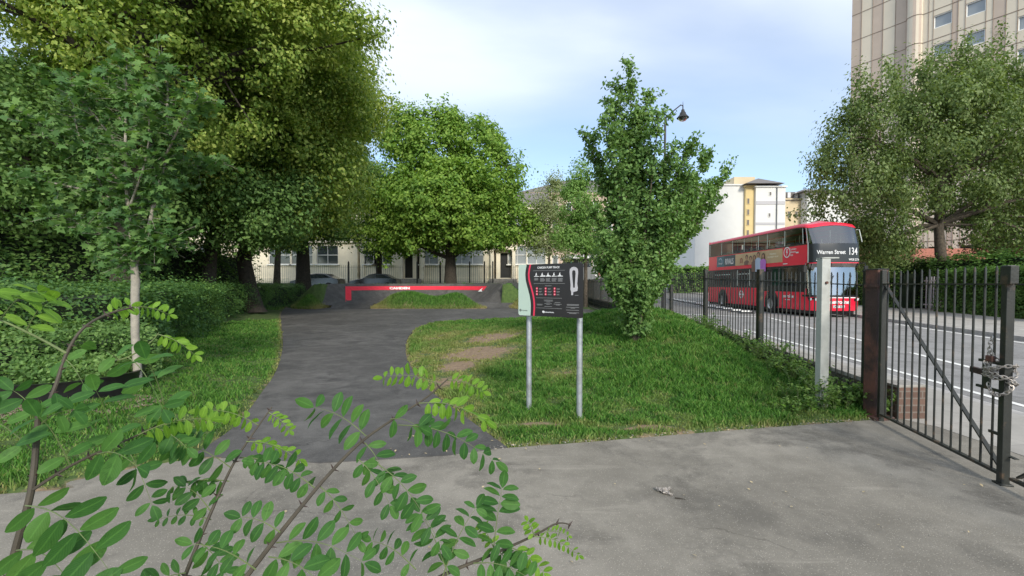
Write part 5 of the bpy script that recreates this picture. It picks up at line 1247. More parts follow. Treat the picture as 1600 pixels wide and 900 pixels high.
# hoarding, kiosk and notices beyond the path on the right
Y = 38.0; q = lambda px, py: (( px - 800) * Y / 700, CAMH + (443 - py) * Y / 700)
T = thing('site_hut', 'small grey hut with white canopy edge and lettering above the sign corner', 'hut', ((905 - 800) * Y / 700, Y, 0))
m = MB(); m.box((0, 1.5, 1.75), (2.1, 3, 3.5)); m.build('wall', 'grey panel', T); m = MB(); m.box((0, 0.6, 3.66), (2.6, 3.8, 0.3)); m.build('canopy', 'lettering white', T)
text_mesh('ESCAPE', 0.52, lambda a, b: Vector((0.42 + a, -0.02, 3.14 + b)), 'lettering white', 'lettering', T, bold=0.01, sx=0.62)
T = thing('hoarding', 'grey hoarding fence beyond the path right of the information sign', 'hoarding', ((935 - 800) * Y / 700, Y - 1, 0)); m = MB()
for k in range(8): m.box((-2.0 + k * 0.8, 0, 1.75 - 0.4), (0.78, 0.05, 2.9))
m.build('panels', 'grey panel', T); m = MB(); m.box((-2.45, -0.04, 1.6), (0.08, 0.1, 3.4)); m.box((-1.9, -0.04, 1.5), (0.7, 0.06, 3.1)); m.build('green_panel', 'green panel', T)
T = thing('notice_board', 'small white notice with red lettering fixed on the grey hoarding', 'notice', ((935.5 - 800) * 36.8 / 700, 36.9, 2.2)); m = MB(); m.box((0, 0, 0), (0.62, 0.03, 0.34)); m.build('board', 'lettering white', T)
m = MB()
for k, (a, b) in enumerate(((-0.1, 0.27), (-0.08, 0.25), (-0.1, 0.2))): m.box(((a + b) / 2, -0.02, 0.09 - 0.09 * k), (b - a, 0.01, 0.055))
m.build('red_lines', 'bin red', T)
T = thing('street_sign_stack', 'stack of three white sign plates on a pole seen through the leafy tree', 'road sign', ((1019 - 800) * 30 / 700, 30, 0)); m = MB(); m.tube([(0, 0, 0), (0, 0, 4.3)], 0.05, 8); m.build('pole', 'galvanised', T)
for k in range(3): m = MB(); m.box((0, -0.07, 4.15 - 0.26 * k), (0.62, 0.03, 0.19)); m.build('plate', 'lettering white', T, bevel=0.01)
# white garden gate in the hedge across the road
c = Vector((1462 - 800, 700, 0)) * (25.2 / 700); T = thing('garden_gate', 'pale slatted garden gate set in the hedge across the road', 'gate', (22.6, 23.9, 0.0), R(76)); m = MB()
for k in range(9): m.box((-0.85 + k * 0.2, 0, 0.95), (0.06, 0.03, 1.75))
m.box((0, 0.03, 1.6), (1.8, 0.03, 0.07)); m.box((0, 0.03, 0.3), (1.8, 0.03, 0.07)); m.build('slats', 'sign grey', T); m = MB(); m.box((-1.0, 0, 1.0), (0.14, 0.14, 2.0)); m.build('post', 'lettering white', T)

# ---------------------------------------------------------------- hedges
def hedge(name, label, line, half, z0, ztop, n, lsize, lmat, seed, lump=0.12, cat='hedge', shape=DIAMOND):
    """line: centre line; half: half width; a leafy skin over a solid dark core"""
    T = thing(name, label, cat, (line[0][0], line[0][1], 0)); o = np.array([line[0][0], line[0][1], 0.0]); g = np.random.default_rng(seed)
    L = np.array(line, float); seg = np.hypot(*(L[1:] - L[:-1]).T); cum = np.concatenate([[0], np.cumsum(seg)])
    def pos(s): return np.stack([np.interp(s, cum, L[:, 0]), np.interp(s, cum, L[:, 1])], -1)
    # denser where nearer the camera
    ss = np.linspace(0, cum[-1], 400); dist = np.hypot(*pos(ss).T); wt = 1 / dist ** 1.3; cdf = np.cumsum(wt); cdf /= cdf[-1]
    s = np.interp(g.random(n), cdf, ss); dl = norm(np.concatenate([pos(s + 0.2) - pos(s - 0.2), np.zeros((n, 1))], 1)); pr = np.stack([dl[:, 1], -dl[:, 0], 0 * s], -1)
    hh = ztop - z0
    a = g.uniform(-0.12, 1.12, n) * math.pi        # around the section: 0 one side, pi other
    cx = np.cos(a); cz = np.sin(a); k_ = 0.45
    ex = np.sign(cx) * np.abs(cx) ** k_; ez = np.sign(cz) * np.abs(cz) ** k_
    side = g.random(n) < 0.45
    zrel = np.where(side, g.random(n), np.clip(ez, 0, 1)); xrel = np.where(side, np.sign(cx), ex)
    bumpf = 1 + lump * (np.sin(s * 2.3 + 2 * np.sin(zrel * 4 + s)) + 0.7 * np.sin(s * 5.1 + zrel * 7)) + g.normal(0, 0.05, n) - 0.12 * g.random(n)
    p2 = pos(s); P3 = np.concatenate([p2, np.zeros((n, 1))], 1) + pr * (xrel * half * bumpf)[:, None]; P3[:, 2] = z0 + hh * zrel * (0.85 + 0.15 * bumpf) + g.normal(0, 0.03, n) + np.where((zrel > 0.9) & (g.random(n) < 0.18), g.exponential(0.09, n), 0)
    nr = pr * xrel[:, None] * (1 - 0.5 * zrel[:, None]) + np.array([0, 0, 1]) * (0.35 + zrel[:, None]) + g.normal(size=(n, 3)) * 0.55
    ls = lsize
    leaves('foliage', P3 - o, nr, ls, lmat, T, shape, seed)
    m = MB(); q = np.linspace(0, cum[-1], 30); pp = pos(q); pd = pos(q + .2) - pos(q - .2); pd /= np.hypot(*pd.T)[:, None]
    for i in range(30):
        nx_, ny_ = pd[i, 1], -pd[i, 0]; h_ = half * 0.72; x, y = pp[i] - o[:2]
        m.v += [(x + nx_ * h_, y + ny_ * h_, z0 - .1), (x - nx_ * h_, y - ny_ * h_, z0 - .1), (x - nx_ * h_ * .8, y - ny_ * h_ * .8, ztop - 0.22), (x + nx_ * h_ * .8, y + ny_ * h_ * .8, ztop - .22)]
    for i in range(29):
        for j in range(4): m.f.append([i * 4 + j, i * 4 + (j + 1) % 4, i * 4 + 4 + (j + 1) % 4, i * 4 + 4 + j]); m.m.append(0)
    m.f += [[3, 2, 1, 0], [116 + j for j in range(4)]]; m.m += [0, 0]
    m.build('dark_core', 'hedge core', T); return T  # solid dark block added inside, stops the view through the leaves
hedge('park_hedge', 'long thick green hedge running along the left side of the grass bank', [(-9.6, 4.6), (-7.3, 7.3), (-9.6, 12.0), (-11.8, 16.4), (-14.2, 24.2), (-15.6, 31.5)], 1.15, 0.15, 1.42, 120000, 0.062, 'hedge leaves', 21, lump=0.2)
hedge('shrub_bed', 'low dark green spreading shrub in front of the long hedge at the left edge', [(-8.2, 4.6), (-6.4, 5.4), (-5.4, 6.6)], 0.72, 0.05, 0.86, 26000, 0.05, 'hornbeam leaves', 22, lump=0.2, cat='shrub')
hedge('ivy_hedge', 'clipped dark ivy hedge along the far pavement left of the garden gate', [(25.4, 38), (24.3, 32.5), (23.3, 26.0)], 0.9, 0.0, 2.25, 26000, 0.13, 'ivy leaves', 23, lump=0.06)
hedge('ivy_hedge', 'clipped ivy hedge along the far pavement right of the garden gate', [(22.7, 22.9), (22.3, 21.0), (21.6, 18.5), (20.6, 14.5)], 0.9, 0.0, 2.15, 46000, 0.12, 'ivy leaves', 24, lump=0.06)
hedge('bushy_hedge', 'light green bushes with iron railings in front beside the far road', [(26, 74), (34, 72), (42, 60)], 2.0, 0.0, 4.2, 9000, 0.4, 'fresh leaves', 25, lump=0.2)
hedge('bushy_hedge', 'loose fresh green bushes rising behind the ivy hedge across the road', [(24.9, 30), (24.3, 24.8), (24.2, 20)], 0.9, 0.2, 2.9, 16000, 0.13, 'ivy leaves', 26, lump=0.3)

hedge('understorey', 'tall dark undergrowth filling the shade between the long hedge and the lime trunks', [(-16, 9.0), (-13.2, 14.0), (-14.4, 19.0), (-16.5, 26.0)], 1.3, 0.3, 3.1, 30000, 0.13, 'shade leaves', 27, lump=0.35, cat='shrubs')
# ---------------------------------------------------------------- trees
E = lambda px, py, Y, rx, ry, rz: (np.array(P(px, py, Y)), np.array([rx, ry, rz], float))
# near lime tree, left: broad crown spreading over the hedge
c0 = P(120, 430, 13.0)
bl = auto_blobs((-9.6, 13.6, 9.4), (5.0, 4.6, 5.2), 60, 1.25, 31, low=-0.5)
tree('lime_tree', 'huge lime tree on the left whose yellow green crown reaches the top of the picture', 'large park trees', (-11.6, 13.4, 0.3),
     [(0, 0, 0, 0.42), (0.05, 0, 1.5, 0.36), (0.1, 0.1, 3.0, 0.34), (0.3, 0.1, 4.6, 0.30), (0.5, 0, 6.5, 0.24), (0.8, 0, 9, 0.15), (1.2, 0, 12, 0.06)], bl, 1900, 110, 0.30, 0.115, 'lime leaves', 'dark bark', 31, nlimb=60, limb_r=0.14, depth=0.32, up=0.5, spikes=260, spike_len=0.8)
bl = auto_blobs((-11.2, 19.5, 7.8), (4.9, 4.6, 6.4), 50, 1.4, 32, low=-0.6)
tree('lime_tree', 'tall lime tree standing behind the nearest one with dense shaded lower branches', 'large park trees', (-11.8, 20.5, 0.3),
     [(0, 0, 0, 0.40), (-0.25, 0, 1.0, 0.34), (-0.45, 0, 2.2, 0.31), (0.1, 0.1, 5.0, 0.28), (0.2, 0.1, 7, 0.22), (0.3, 0, 11, 0.1), (0.3, 0, 13, 0.04)], bl, 1700, 80, 0.40, 0.15, 'lime leaves', 'dark bark', 32, nlimb=44, limb_r=0.15, depth=0.4, spikes=260, spike_len=0.9)
bl = auto_blobs((-14.6, 12.8, 4.6), (4.8, 4.0, 2.9), 34, 1.0, 33, low=-0.7)
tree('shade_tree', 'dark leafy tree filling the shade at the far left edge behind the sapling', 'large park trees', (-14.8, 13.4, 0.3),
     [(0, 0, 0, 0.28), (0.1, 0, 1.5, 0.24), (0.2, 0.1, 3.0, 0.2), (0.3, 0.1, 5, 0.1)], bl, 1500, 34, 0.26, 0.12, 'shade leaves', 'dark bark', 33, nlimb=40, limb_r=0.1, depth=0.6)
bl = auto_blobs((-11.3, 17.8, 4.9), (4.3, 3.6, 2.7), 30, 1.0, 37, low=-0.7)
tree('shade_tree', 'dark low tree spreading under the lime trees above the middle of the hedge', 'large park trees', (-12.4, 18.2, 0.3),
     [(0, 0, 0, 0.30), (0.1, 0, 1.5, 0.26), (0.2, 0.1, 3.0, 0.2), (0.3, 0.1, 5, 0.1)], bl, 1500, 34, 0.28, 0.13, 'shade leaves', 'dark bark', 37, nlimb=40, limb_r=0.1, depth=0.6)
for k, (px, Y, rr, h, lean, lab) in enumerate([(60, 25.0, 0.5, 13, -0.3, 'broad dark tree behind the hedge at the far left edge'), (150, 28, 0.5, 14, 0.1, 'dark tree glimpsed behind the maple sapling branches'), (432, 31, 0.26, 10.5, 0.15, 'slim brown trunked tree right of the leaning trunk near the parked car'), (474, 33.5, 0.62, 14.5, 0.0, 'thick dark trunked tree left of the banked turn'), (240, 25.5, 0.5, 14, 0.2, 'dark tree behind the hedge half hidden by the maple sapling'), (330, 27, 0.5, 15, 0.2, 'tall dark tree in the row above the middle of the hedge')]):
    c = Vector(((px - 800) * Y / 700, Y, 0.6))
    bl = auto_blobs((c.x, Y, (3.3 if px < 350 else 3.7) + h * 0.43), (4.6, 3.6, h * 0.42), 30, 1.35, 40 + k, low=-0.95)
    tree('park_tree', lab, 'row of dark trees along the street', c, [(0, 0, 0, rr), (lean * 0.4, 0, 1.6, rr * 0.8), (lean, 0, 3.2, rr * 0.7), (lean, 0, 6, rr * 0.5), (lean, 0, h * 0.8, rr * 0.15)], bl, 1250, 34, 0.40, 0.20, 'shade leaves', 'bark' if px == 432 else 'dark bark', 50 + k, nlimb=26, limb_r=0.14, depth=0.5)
# plane tree behind the banked turn
Y = 36.0
bl = [E(704, 335, Y, 4.6, 4.2, 3.4), E(685, 245, Y, 2.7, 2.8, 2.6), E(625, 215, Y, 1.7, 1.8, 1.8), E(650, 190, Y, 1.3, 1.5, 0.9), E(745, 222, Y, 2.2, 2, 2.0), E(775, 290, Y, 2.4, 2, 2.3), E(620, 300, Y, 2.4, 2.2, 2.6), E(608, 365, Y, 1.7, 2, 1.7), E(800, 350, Y, 2.2, 2.2, 1.9), E(825, 365, Y, 1.1, 1.4, 1.1), E(650, 368, Y, 2.4, 3, 1.2), E(755, 366, Y, 2.6, 3, 1.2), E(700, 195, Y, 1.3, 1.4, 1.0), E(780, 245, Y, 0.9, 1, 0.9), E(720, 300, Y - 3, 2.8, 1.6, 2.4), E(660, 320, Y - 3, 2.4, 1.6, 2.0)]
c = Vector(((704 - 800) * Y / 700, Y, 0.7))
tree('plane_tree', 'broad bright green plane tree with dark forked trunk behind the banked turn', 'large park trees', c, [(0, 0, 0, 0.58), (0, 0, 1.2, 0.50), (0, 0, 1.9, 0.46), (0.0, 0, 2.7, 0.40), (-0.1, 0, 5, 0.26), (0.1, 0, 8, 0.16), (0, 0, 11, 0.07)], bl, 1250, 62, 0.42, 0.25, 'plane leaves', 'dark bark', 60, nlimb=40, limb_r=0.2, depth=0.55, up=0.5, spikes=220, spike_len=1.2)
# darker tree filling the gap between lime and plane
Y = 41
tree('park_tree', 'dark green tree seen between the lime crown and the plane tree', 'row of dark trees along the street', Vector(((592 - 800) * Y / 700, Y, 0.8)), [(0, 0, 0, 0.3), (0, 0, 3, 0.25), (0, 0, 7, 0.12)], auto_blobs(tuple(P(588, 330, Y)), (3.0, 2.4, 5.2), 16, 1.2, 61), 900, 26, 0.36, 0.22, 'shade leaves', 'dark bark', 61, nlimb=16)
# small trees to the right of the plane
Y = 36; tree('willow_tree', 'thin pale greyish green tree between the plane tree and the leafy hornbeam', 'small trees behind the sign', Vector(((858 - 800) * Y / 700, Y, 0)), [(0, 0, 0, 0.16), (0, 0, 2, 0.12), (0, 0, 5, 0.07), (0, 0, 7.5, 0.03)], [E(858, 330, Y, 1.7, 1.6, 2.6), E(845, 380, Y, 1.5, 1.4, 1.4), E(880, 370, Y, 1.6, 1.4, 2.0), E(868, 290, Y, 0.9, 0.9, 1.3)], 620, 22, 0.28, 0.15, 'willow leaves', 'bark', 62, nlimb=30, limb_r=0.06, depth=0.9)
Y = 27; tree('young_tree', 'young light green tree just left of the leafy hornbeam', 'small trees behind the sign', Vector(((915 - 800) * Y / 700, Y, 0)), [(0, 0, 0, 0.13), (0, 0, 2, 0.11), (0, 0, 5, 0.06), (0, 0, 7.5, 0.02)], [E(912, 330, Y, 1.5, 1.3, 1.9), E(898, 372, Y, 1.3, 1.2, 1.1), E(930, 380, Y, 1.3, 1.2, 1.3), E(905, 278, Y, 0.7, 0.7, 1.2), E(895, 300, Y, 0.7, 0.7, 0.8)], 560, 34, 0.22, 0.13, 'fresh leaves', 'bark', 63, nlimb=30, limb_r=0.05, depth=0.8)
# drooping tree across the road
Y = 25.0; c = Vector(((1492 - 800) * Y / 700, Y, 0.1))
bl = [E(1430, 230, Y, 4.3, 3.6, 3.6), E(1340, 290, Y, 2.3, 2.2, 2.6), E(1310, 210, Y, 1.2, 1.2, 1.3), E(1350, 160, Y, 1.5, 1.5, 1.5), E(1480, 150, Y, 2.2, 2.2, 2.0), E(1540, 240, Y, 3.4, 3, 3.4), E(1600, 180, Y, 2.6, 2.4, 2.8), E(1500, 110, Y, 1.2, 1.2, 1.4), E(1570, 110, Y, 1.3, 1.3, 1.6), E(1380, 350, Y, 1.6, 1.6, 1.8), E(1650, 280, Y, 3, 3, 4), E(1295, 270, Y, 0.8, 0.9, 1.4), E(1560, 350, Y, 2.4, 2, 1.3), E(1390, 120, Y, 0.8, 0.9, 0.9)]
tree('birch_tree', 'large drooping grey green tree with leaning forked trunk across the road', 'roadside trees', c, [(0.1, 0, 0, 0.34), (-0.30, 0, 1.6, 0.29), (-0.85, 0, 3.0, 0.26), (-1.0, 0, 4.6, 0.21), (-0.9, 0, 7, 0.14), (-0.4, 0, 10, 0.08), (-0.3, 0, 12.5, 0.03)], bl, 1050, 62, 0.27, 0.165, 'birch leaves', 'bark', 64, nlimb=70, limb_r=0.12, depth=0.75, hang=0.6, flat=1.5, up=0.3, spikes=330, spike_len=1.1)
Y = 31; tree('purple_tree', 'dark purple leaved tree at the right edge in front of the tiled roof', 'roadside trees', Vector(((1560 - 800) * Y / 700, Y - 2, 0)), [(0, 0, 0, 0.15), (0, 0, 2, 0.12), (0, 0, 5, 0.05)], [E(1550, 385, Y - 2, 1.6, 1.5, 1.2), E(1595, 395, Y - 2, 1.3, 1.2, 0.9), E(1570, 340, Y - 2, 1.8, 1.5, 1.5)], 420, 24, 0.26, 0.13, 'purple leaves', 'bark', 65, nlimb=20, limb_r=0.06, depth=0.8)
Y = 27; tree('roadside_bush', 'dull brownish green bush between the bus front and the ivy hedge', 'roadside trees', Vector(((1372 - 800) * Y / 700, Y + 1, 0)), [(0, 0, 0, 0.1), (0, 0, 2, 0.08), (0, 0, 3, 0.04)], [E(1372, 400, Y, 1.7, 1.2, 1.6), E(1350, 370, Y, 1.2, 1, 1.5), E(1400, 385, Y, 1.2, 1, 1.0)], 480, 26, 0.24, 0.12, 'birch leaves', 'bark', 66, nlimb=20, limb_r=0.05, depth=0.9, cat='bush')

# hornbeam on the mound: many stems splaying up from one foot
def hornbeam():
    b = Vector((2.06, 7.4, 0.0)); b.z = float(height(np.array([b.x]), np.array([b.y]))[0]); T = thing('hornbeam_tree', 'upright many stemmed leafy tree on the grass mound right of the sign', 'tree', b); g = random.Random(9); gn = np.random.default_rng(9)
    m = MB(); m.tube([(0, 0, -0.1), (0, 0, 0.12), (0.0, 0, 0.3)], [0.10, 0.075, 0.07], 12); m.build('trunk', 'bark', T, smooth=True)
    Y = b.y
    # tips of the main stems, from the outline
    tips = [(986, 112), (968, 140), (1010, 150), (945, 190), (1030, 185), (930, 250), (925, 330), (918, 215), (1050, 235), (1080, 230), (1105, 250), (1135, 275), (1118, 315), (1075, 280), (1095, 300), (955, 160), (1000, 190), (985, 230), (960, 270), (1020, 270), (1045, 320), (1010, 340), (975, 330), (945, 370), (935, 410), (1070, 370), (1060, 330), (990, 390), (1030, 390), (955, 440), (1040, 430), (1005, 440)]
    br = MB(); cl = []
    for k, (px, py) in enumerate(tips):
        dy = g.uniform(-0.75, 0.75) * (1.0 if py > 180 else 0.4); e = P(px, py, Y + dy * 0.8) - b
        hh = e.z; st = Vector((g.uniform(-.04, .04), g.uniform(-.04, .04), g.uniform(0.15, 0.35)))
        ctrl = Vector((e.x * 0.22, e.y * 0.22, hh * 0.48)); pts = []
        for i in range(9):
            f = i / 8; p = st * (1 - f) ** 2 + ctrl * 2 * f * (1 - f) + e * f * f; pts.append(p + Vector((g.gauss(0, .01), g.gauss(0, .01), 0)))
        br.tube(pts, [0.028 * (1 - f / 8) + 0.004 for f in range(9)], 6)
        for i in range(2, 9):
            for r_ in range(3 if i < 4 else (7 if i < 7 else 9)):
                p = pts[i] if r_ == 0 else pts[i - 1].lerp(pts[i], g.random())
                L = g.uniform(0.10, 0.34) * (1.0 if i > 3 else 0.55); q = p + Vector((g.gauss(0, .55), g.gauss(0, .55), g.uniform(0.25, 1.0))).normalized() * L
                br.tube([p, (p + q) / 2 + Vector((0, 0, .01)), q], [0.006, 0.004, 0.002], 4, cap=False); cl.append((p, q))
    for _ in range(55):   # low epicormic growth
        a = g.uniform(0, 6.28); h = g.uniform(0.1, 1.2); r = 0.07 + 0.2 * h * g.random(); p = Vector((r * math.cos(a) * .5, r * math.sin(a) * .5, h)); q = p + Vector((math.cos(a) * .18, math.sin(a) * .18, g.uniform(0, .2))); cl.append((p, q)); br.tube([p, q], [0.004, 0.002], 4, cap=False)
    br.build('stems', 'bark', T, smooth=True)
    A_ = np.array([c[0] for c in cl]); B_ = np.array([c[1] for c in cl]); n = 46; t = gn.random((len(cl), n)) * 1.05
    pts = (A_[:, None] + (B_ - A_)[:, None] * t[..., None]).reshape(-1, 3) + gn.normal(0, 0.042, (len(cl) * n, 3)); out = pts * np.array([1, 1, 0]); nr = norm(out) * 0.5 + np.array([0, 0, .5]) + gn.normal(size=pts.shape) * 0.7
    leaves('crown', pts, nr, 0.066, 'hornbeam leaves', T, DIAMOND, 9)
hornbeam()

# maple sapling on the left bank
def sapling():
    Y = 5.45; x = (212 - 800) * Y / 700; b = Vector((x, Y, float(height(np.array([x]), np.array([Y]))[0]))); T = thing('maple_sapling', 'young maple sapling with pale slender trunk and lobed leaves on the left bank', 'tree', b)
    k = lambda px, py, dy=0: P(px, py, Y + dy) - b; g = random.Random(5); gn = np.random.default_rng(5)
    fork = k(212, 440); m = MB(); m.tube([(0, 0, -0.1), (0, 0, 0.3), k(211, 520), k(211, 460), fork, k(208, 400)], [0.050, 0.044, 0.042, 0.043, 0.045, 0.035], 14); m.build('trunk', 'pale bark', T, smooth=True)
    m = MB(); stems = [[(210, 425), (205, 370), (198, 300), (196, 220), (197, 150), (198, 90)], [(212, 410), (228, 370), (245, 300), (262, 230), (258, 150)], [(205, 360), (170, 310), (145, 260), (120, 200), (110, 120)], [(232, 330), (262, 290), (300, 262), (345, 255)], [(202, 395), (165, 370), (110, 345), (70, 330)], [(214, 400), (250, 385), (275, 370)], [(200, 300), (150, 250), (90, 230), (60, 190)], [(250, 260), (280, 200), (310, 150)], [(197, 200), (170, 150), (160, 110)], [(259, 200), (262, 140), (250, 95)], [(200, 330), (230, 240), (232, 160)], [(160, 300), (100, 290), (40, 275)], [(180, 220), (130, 160), (75, 110)], [(212, 415), (180, 415), (150, 400)]]
    anchors = []
    for i, s_ in enumerate(stems):
        dy0 = g.uniform(-0.55, 0.55) if i > 1 else 0.0; pts = [k(px, py, dy0 * (j / (len(s_) - 1))) for j, (px, py) in enumerate(s_)]; sp = [Vector(q) for q in smooth_line([tuple(p) for p in pts], 4)]
        r0 = 0.026 if i < 2 else 0.013; m.tube(sp, [r0 * (1 - 0.85 * j / (len(sp) - 1)) + 0.002 for j in range(len(sp))], 7)
        for j in range(2, len(sp)):
            for _ in range(7): anchors.append(sp[j - 1].lerp(sp[j], g.random()))
    tw = []; 
    for a in anchors:
        if a.z < 0.95: continue
        q = a + Vector((g.gauss(0, 1), g.gauss(0, 1), g.gauss(0.25, .5))).normalized() * g.uniform(0.07, 0.30); m.tube([a, (a + q) / 2 + Vector((0, 0, .015)), q], [0.003, 0.002, 0.0015], 4, cap=False); tw.append((a, q))
    m.build('branches', 'pale bark', T, smooth=True)
    n = 5; A_ = np.array([t[0] for t in tw]); B_ = np.array([t[1] for t in tw]); tt = 0.35 + 0.75 * gn.random((len(tw), n)); pts = (A_[:, None] + (B_ - A_)[:, None] * tt[..., None]).reshape(-1, 3) + gn.normal(0, 0.035, (len(tw) * n, 3))
    nr = np.array([0, -0.35, 0.8]) + gn.normal(size=pts.shape) * 0.6; leaves('foliage', pts, nr, 0.098, 'maple leaves', T, MAPLE, 5, hang=0.45)
sapling()
# black plastic ring round a bed of wood chips
c = Vector((-5.15, 5.25, 0)); T = thing('plastic_planter_ring', 'low black plastic ring round a chip covered planting bed at lower left', 'planter', (c.x, c.y, float(height(np.array([c.x]), np.array([c.y]))[0]) + 0.0))
m = MB(); m.lathe([(0.62, -0.05), (0.63, 0.05), (0.645, 0.17), (0.66, 0.19), (0.63, 0.195), (0.60, 0.18), (0.59, 0.0)], n=48); m.build('ring', 'black plastic', T, smooth=True)
m = MB(); m.grid(lambda u, v: ((0.62 * v) * math.cos(6.2832 * u), (0.62 * v) * math.sin(6.2832 * u), 0.04 + 0.05 * (1 - v) + 0.008 * math.sin(40 * u + 9 * v)), 40, 6); m.build('soil', 'wood chips', T)
m = MB(); g = random.Random(8)
for _ in range(2600):
    a = g.uniform(3.3, 6.28); r_ = 0.66 + 0.55 * g.random() ** 1.6; x, y = r_ * math.cos(a), r_ * math.sin(a); M_ = Matrix.Rotation(g.uniform(-.5, .5), 4, Vector((g.random(), g.random(), 0)).normalized()) @ Matrix.Rotation(g.uniform(0, 6.28), 4, 'Z')
    m.box((x, y, float(height(np.array([x + c.x]), np.array([y + c.y]))[0]) - T.location.z + 0.012), (g.uniform(.015, .045), g.uniform(.010, .022), .006), mat=M_)
tag(m.build('wood_chips', 'wood chips'), 'pale brown wood chips spread round the black plastic ring', 'wood chips', kind='stuff').location = T.location
gn = np.random.default_rng(4); n = 2600; a = gn.uniform(0, 6.28, n); r_ = 0.55 * gn.random(n) ** .5; h_ = gn.random(n) * 0.30
o = thing('planting', 'low leafy plants growing inside the black plastic ring', 'plant', T.location)
leaves('foliage', np.stack([r_ * np.cos(a), r_ * np.sin(a), 0.08 + h_], -1), gn.normal(size=(n, 3)) * .6 + np.array([0, -.2, .7]), 0.05, 'hornbeam leaves', o, DIAMOND, 4)

# weeds along the foot of the railings and round the square post
def weeds():
    g = random.Random(12); gn = np.random.default_rng(12); spots = []
    for i in range(120):
        y = 4.95 + 7.5 * g.random() ** 1.25; spots.append((fence_x(y) - 0.05 - abs(g.gauss(0, 0.20)), y, g.uniform(0.14, 0.44) * (1.0 if y > 5.3 else .8)))
    for i in range(16): spots.append((3.62 + g.gauss(0, .16), 5.0 + g.gauss(0, .12), g.uniform(.1, .38)))
    for i in range(10): spots.append((3.15 + g.gauss(0, .22), 4.86 + abs(g.gauss(0, .08)), g.uniform(.07, .16)))
    for i in range(10): spots.append((3.98 + g.gauss(0, .03), 4.9 + g.gauss(0, .05), g.uniform(.1, .3)))
    P_ = []; N_ = []; S_ = []; mb = MB()
    for x, y, h in spots:
        z = max(0, float(height(np.array([min(x, fence_x(y) - .05)]), np.array([y]))[0]))
        for s in range(g.randint(2, 5)):
            a = g.uniform(0, 6.28); l = g.uniform(.25, .75) * h; e = Vector((x + math.cos(a) * l, y + math.sin(a) * l, z + h * g.uniform(.7, 1.1))); s0 = Vector((x, y, z)); mid = s0.lerp(e, .5) + Vector((0, 0, .15 * h)); mb.tube([s0, mid, e], [.003, .0025, .0015], 4, cap=False)
            for _ in range(int(10 + 26 * h)):
                f = g.random() ** .7; p = s0.lerp(e, f) + Vector((0, 0, .15 * h * math.sin(3.14 * f))); P_.append(p + Vector((g.gauss(0, .02), g.gauss(0, .02), g.gauss(0, .012)))); N_.append((g.gauss(0, .5), g.gauss(0, .5), .8))
    o = leaves('weeds', np.array(P_), np.array(N_), 0.042, 'weed leaves', None, DIAMOND, 12); tag(o, 'tangle of leafy weeds along the foot of the railings and the square post', 'weeds', kind='stuff')
    s_ = mb.build('stalks', 'green twig', o)
    P_ = []; N_ = []
    for i in range(26): P_.append((3.05 + g.gauss(0, .25), 4.84 + abs(g.gauss(0, .05)), g.uniform(.02, .14))); N_.append((g.gauss(0, .5), -.6, .6))
    tag(leaves('fallen_leaves', np.array(P_), np.array(N_), 0.03, 'young locust leaves', None, DIAMOND, 13), 'scattered yellow leaves low in the weeds beside the tarmac edge', 'leaves', kind='stuff')
weeds()
def litter():
    """crumbs of stone and dead leaf along the edge of the tarmac"""
    g = random.Random(3); m = MB(); F_ = [p for p in FRONT if -0.3 < p[0] < 4]
    for _ in range(230):
        i = g.randrange(len(F_) - 1); f = g.random(); x = F_[i][0] * (1 - f) + F_[i + 1][0] * f; y = F_[i][1] * (1 - f) + F_[i + 1][1] * f + g.gauss(0.02, .05); s = g.uniform(.003, .009)
        M_ = Matrix.Rotation(g.uniform(0, 6.28), 4, Vector((g.random(), g.random(), g.random())).normalized()); m.box((x, y, 0.012), (s, s * 1.5, s * .6), mat=M_)
    for _ in range(60):
        s = g.uniform(.003, .007); m.box((g.uniform(-1, 3.4), g.uniform(2.2, 4.4), .003), (s, s * 1.4, s * .5), rz=g.uniform(0, 3))
    tag(m.build('grit', 'stone coping'), 'pale grit and crumbs scattered along the tarmac edge', 'grit', kind='stuff')
litter()
def dead_leaves():
    g = np.random.default_rng(19); F_ = np.array([p for p in FRONT if -1 < p[0] < 4]); i = g.integers(0, len(F_), 90); a = F_[i] + np.stack([g.normal(0, .1, 90), g.normal(.03, .06, 90)], -1)
    b_ = np.stack([g.uniform(-1.5, 3.4, 40), g.uniform(2.0, 4.3, 40)], -1); p = np.concatenate([a, b_]); n = len(p)
    tag(leaves('dead_leaves', np.concatenate([p, np.full((n, 1), .012)], 1), np.array([0, 0, 1]) + g.normal(size=(n, 3)) * .25, 0.024, 'dead leaf', None, DIAMOND, 19), 'small dry pale leaves scattered on the tarmac and its grass edge', 'leaves', kind='stuff')
mat('dead leaf', (0.42, 0.34, 0.20), 0.8, var=0.4, scale=30); dead_leaves()
# little heap of chain on the tarmac
c = G(1039, 769); g = random.Random(6); pts = [(c.x + g.gauss(0, .032), c.y + g.gauss(0, .022), .008 + .018 * g.random() * (1 if i % 3 else .3)) for i in range(22)]
chain('chain_heap', pts, 'small heap of pale metal chain lying on the tarmac', 0.011, 0.0026, 'chain steel', 'chain heap')
c = G(1062, 780); m = MB(); m.tube([(c.x - .03, c.y + .01, .005), (c.x, c.y, .006), (c.x + .035, c.y - .012, .005)], [.004, .0035, .001], 6); tag(m.build('twig', 'dark bark'), 'tiny dark twig beside the chain heap on the tarmac', 'twig')

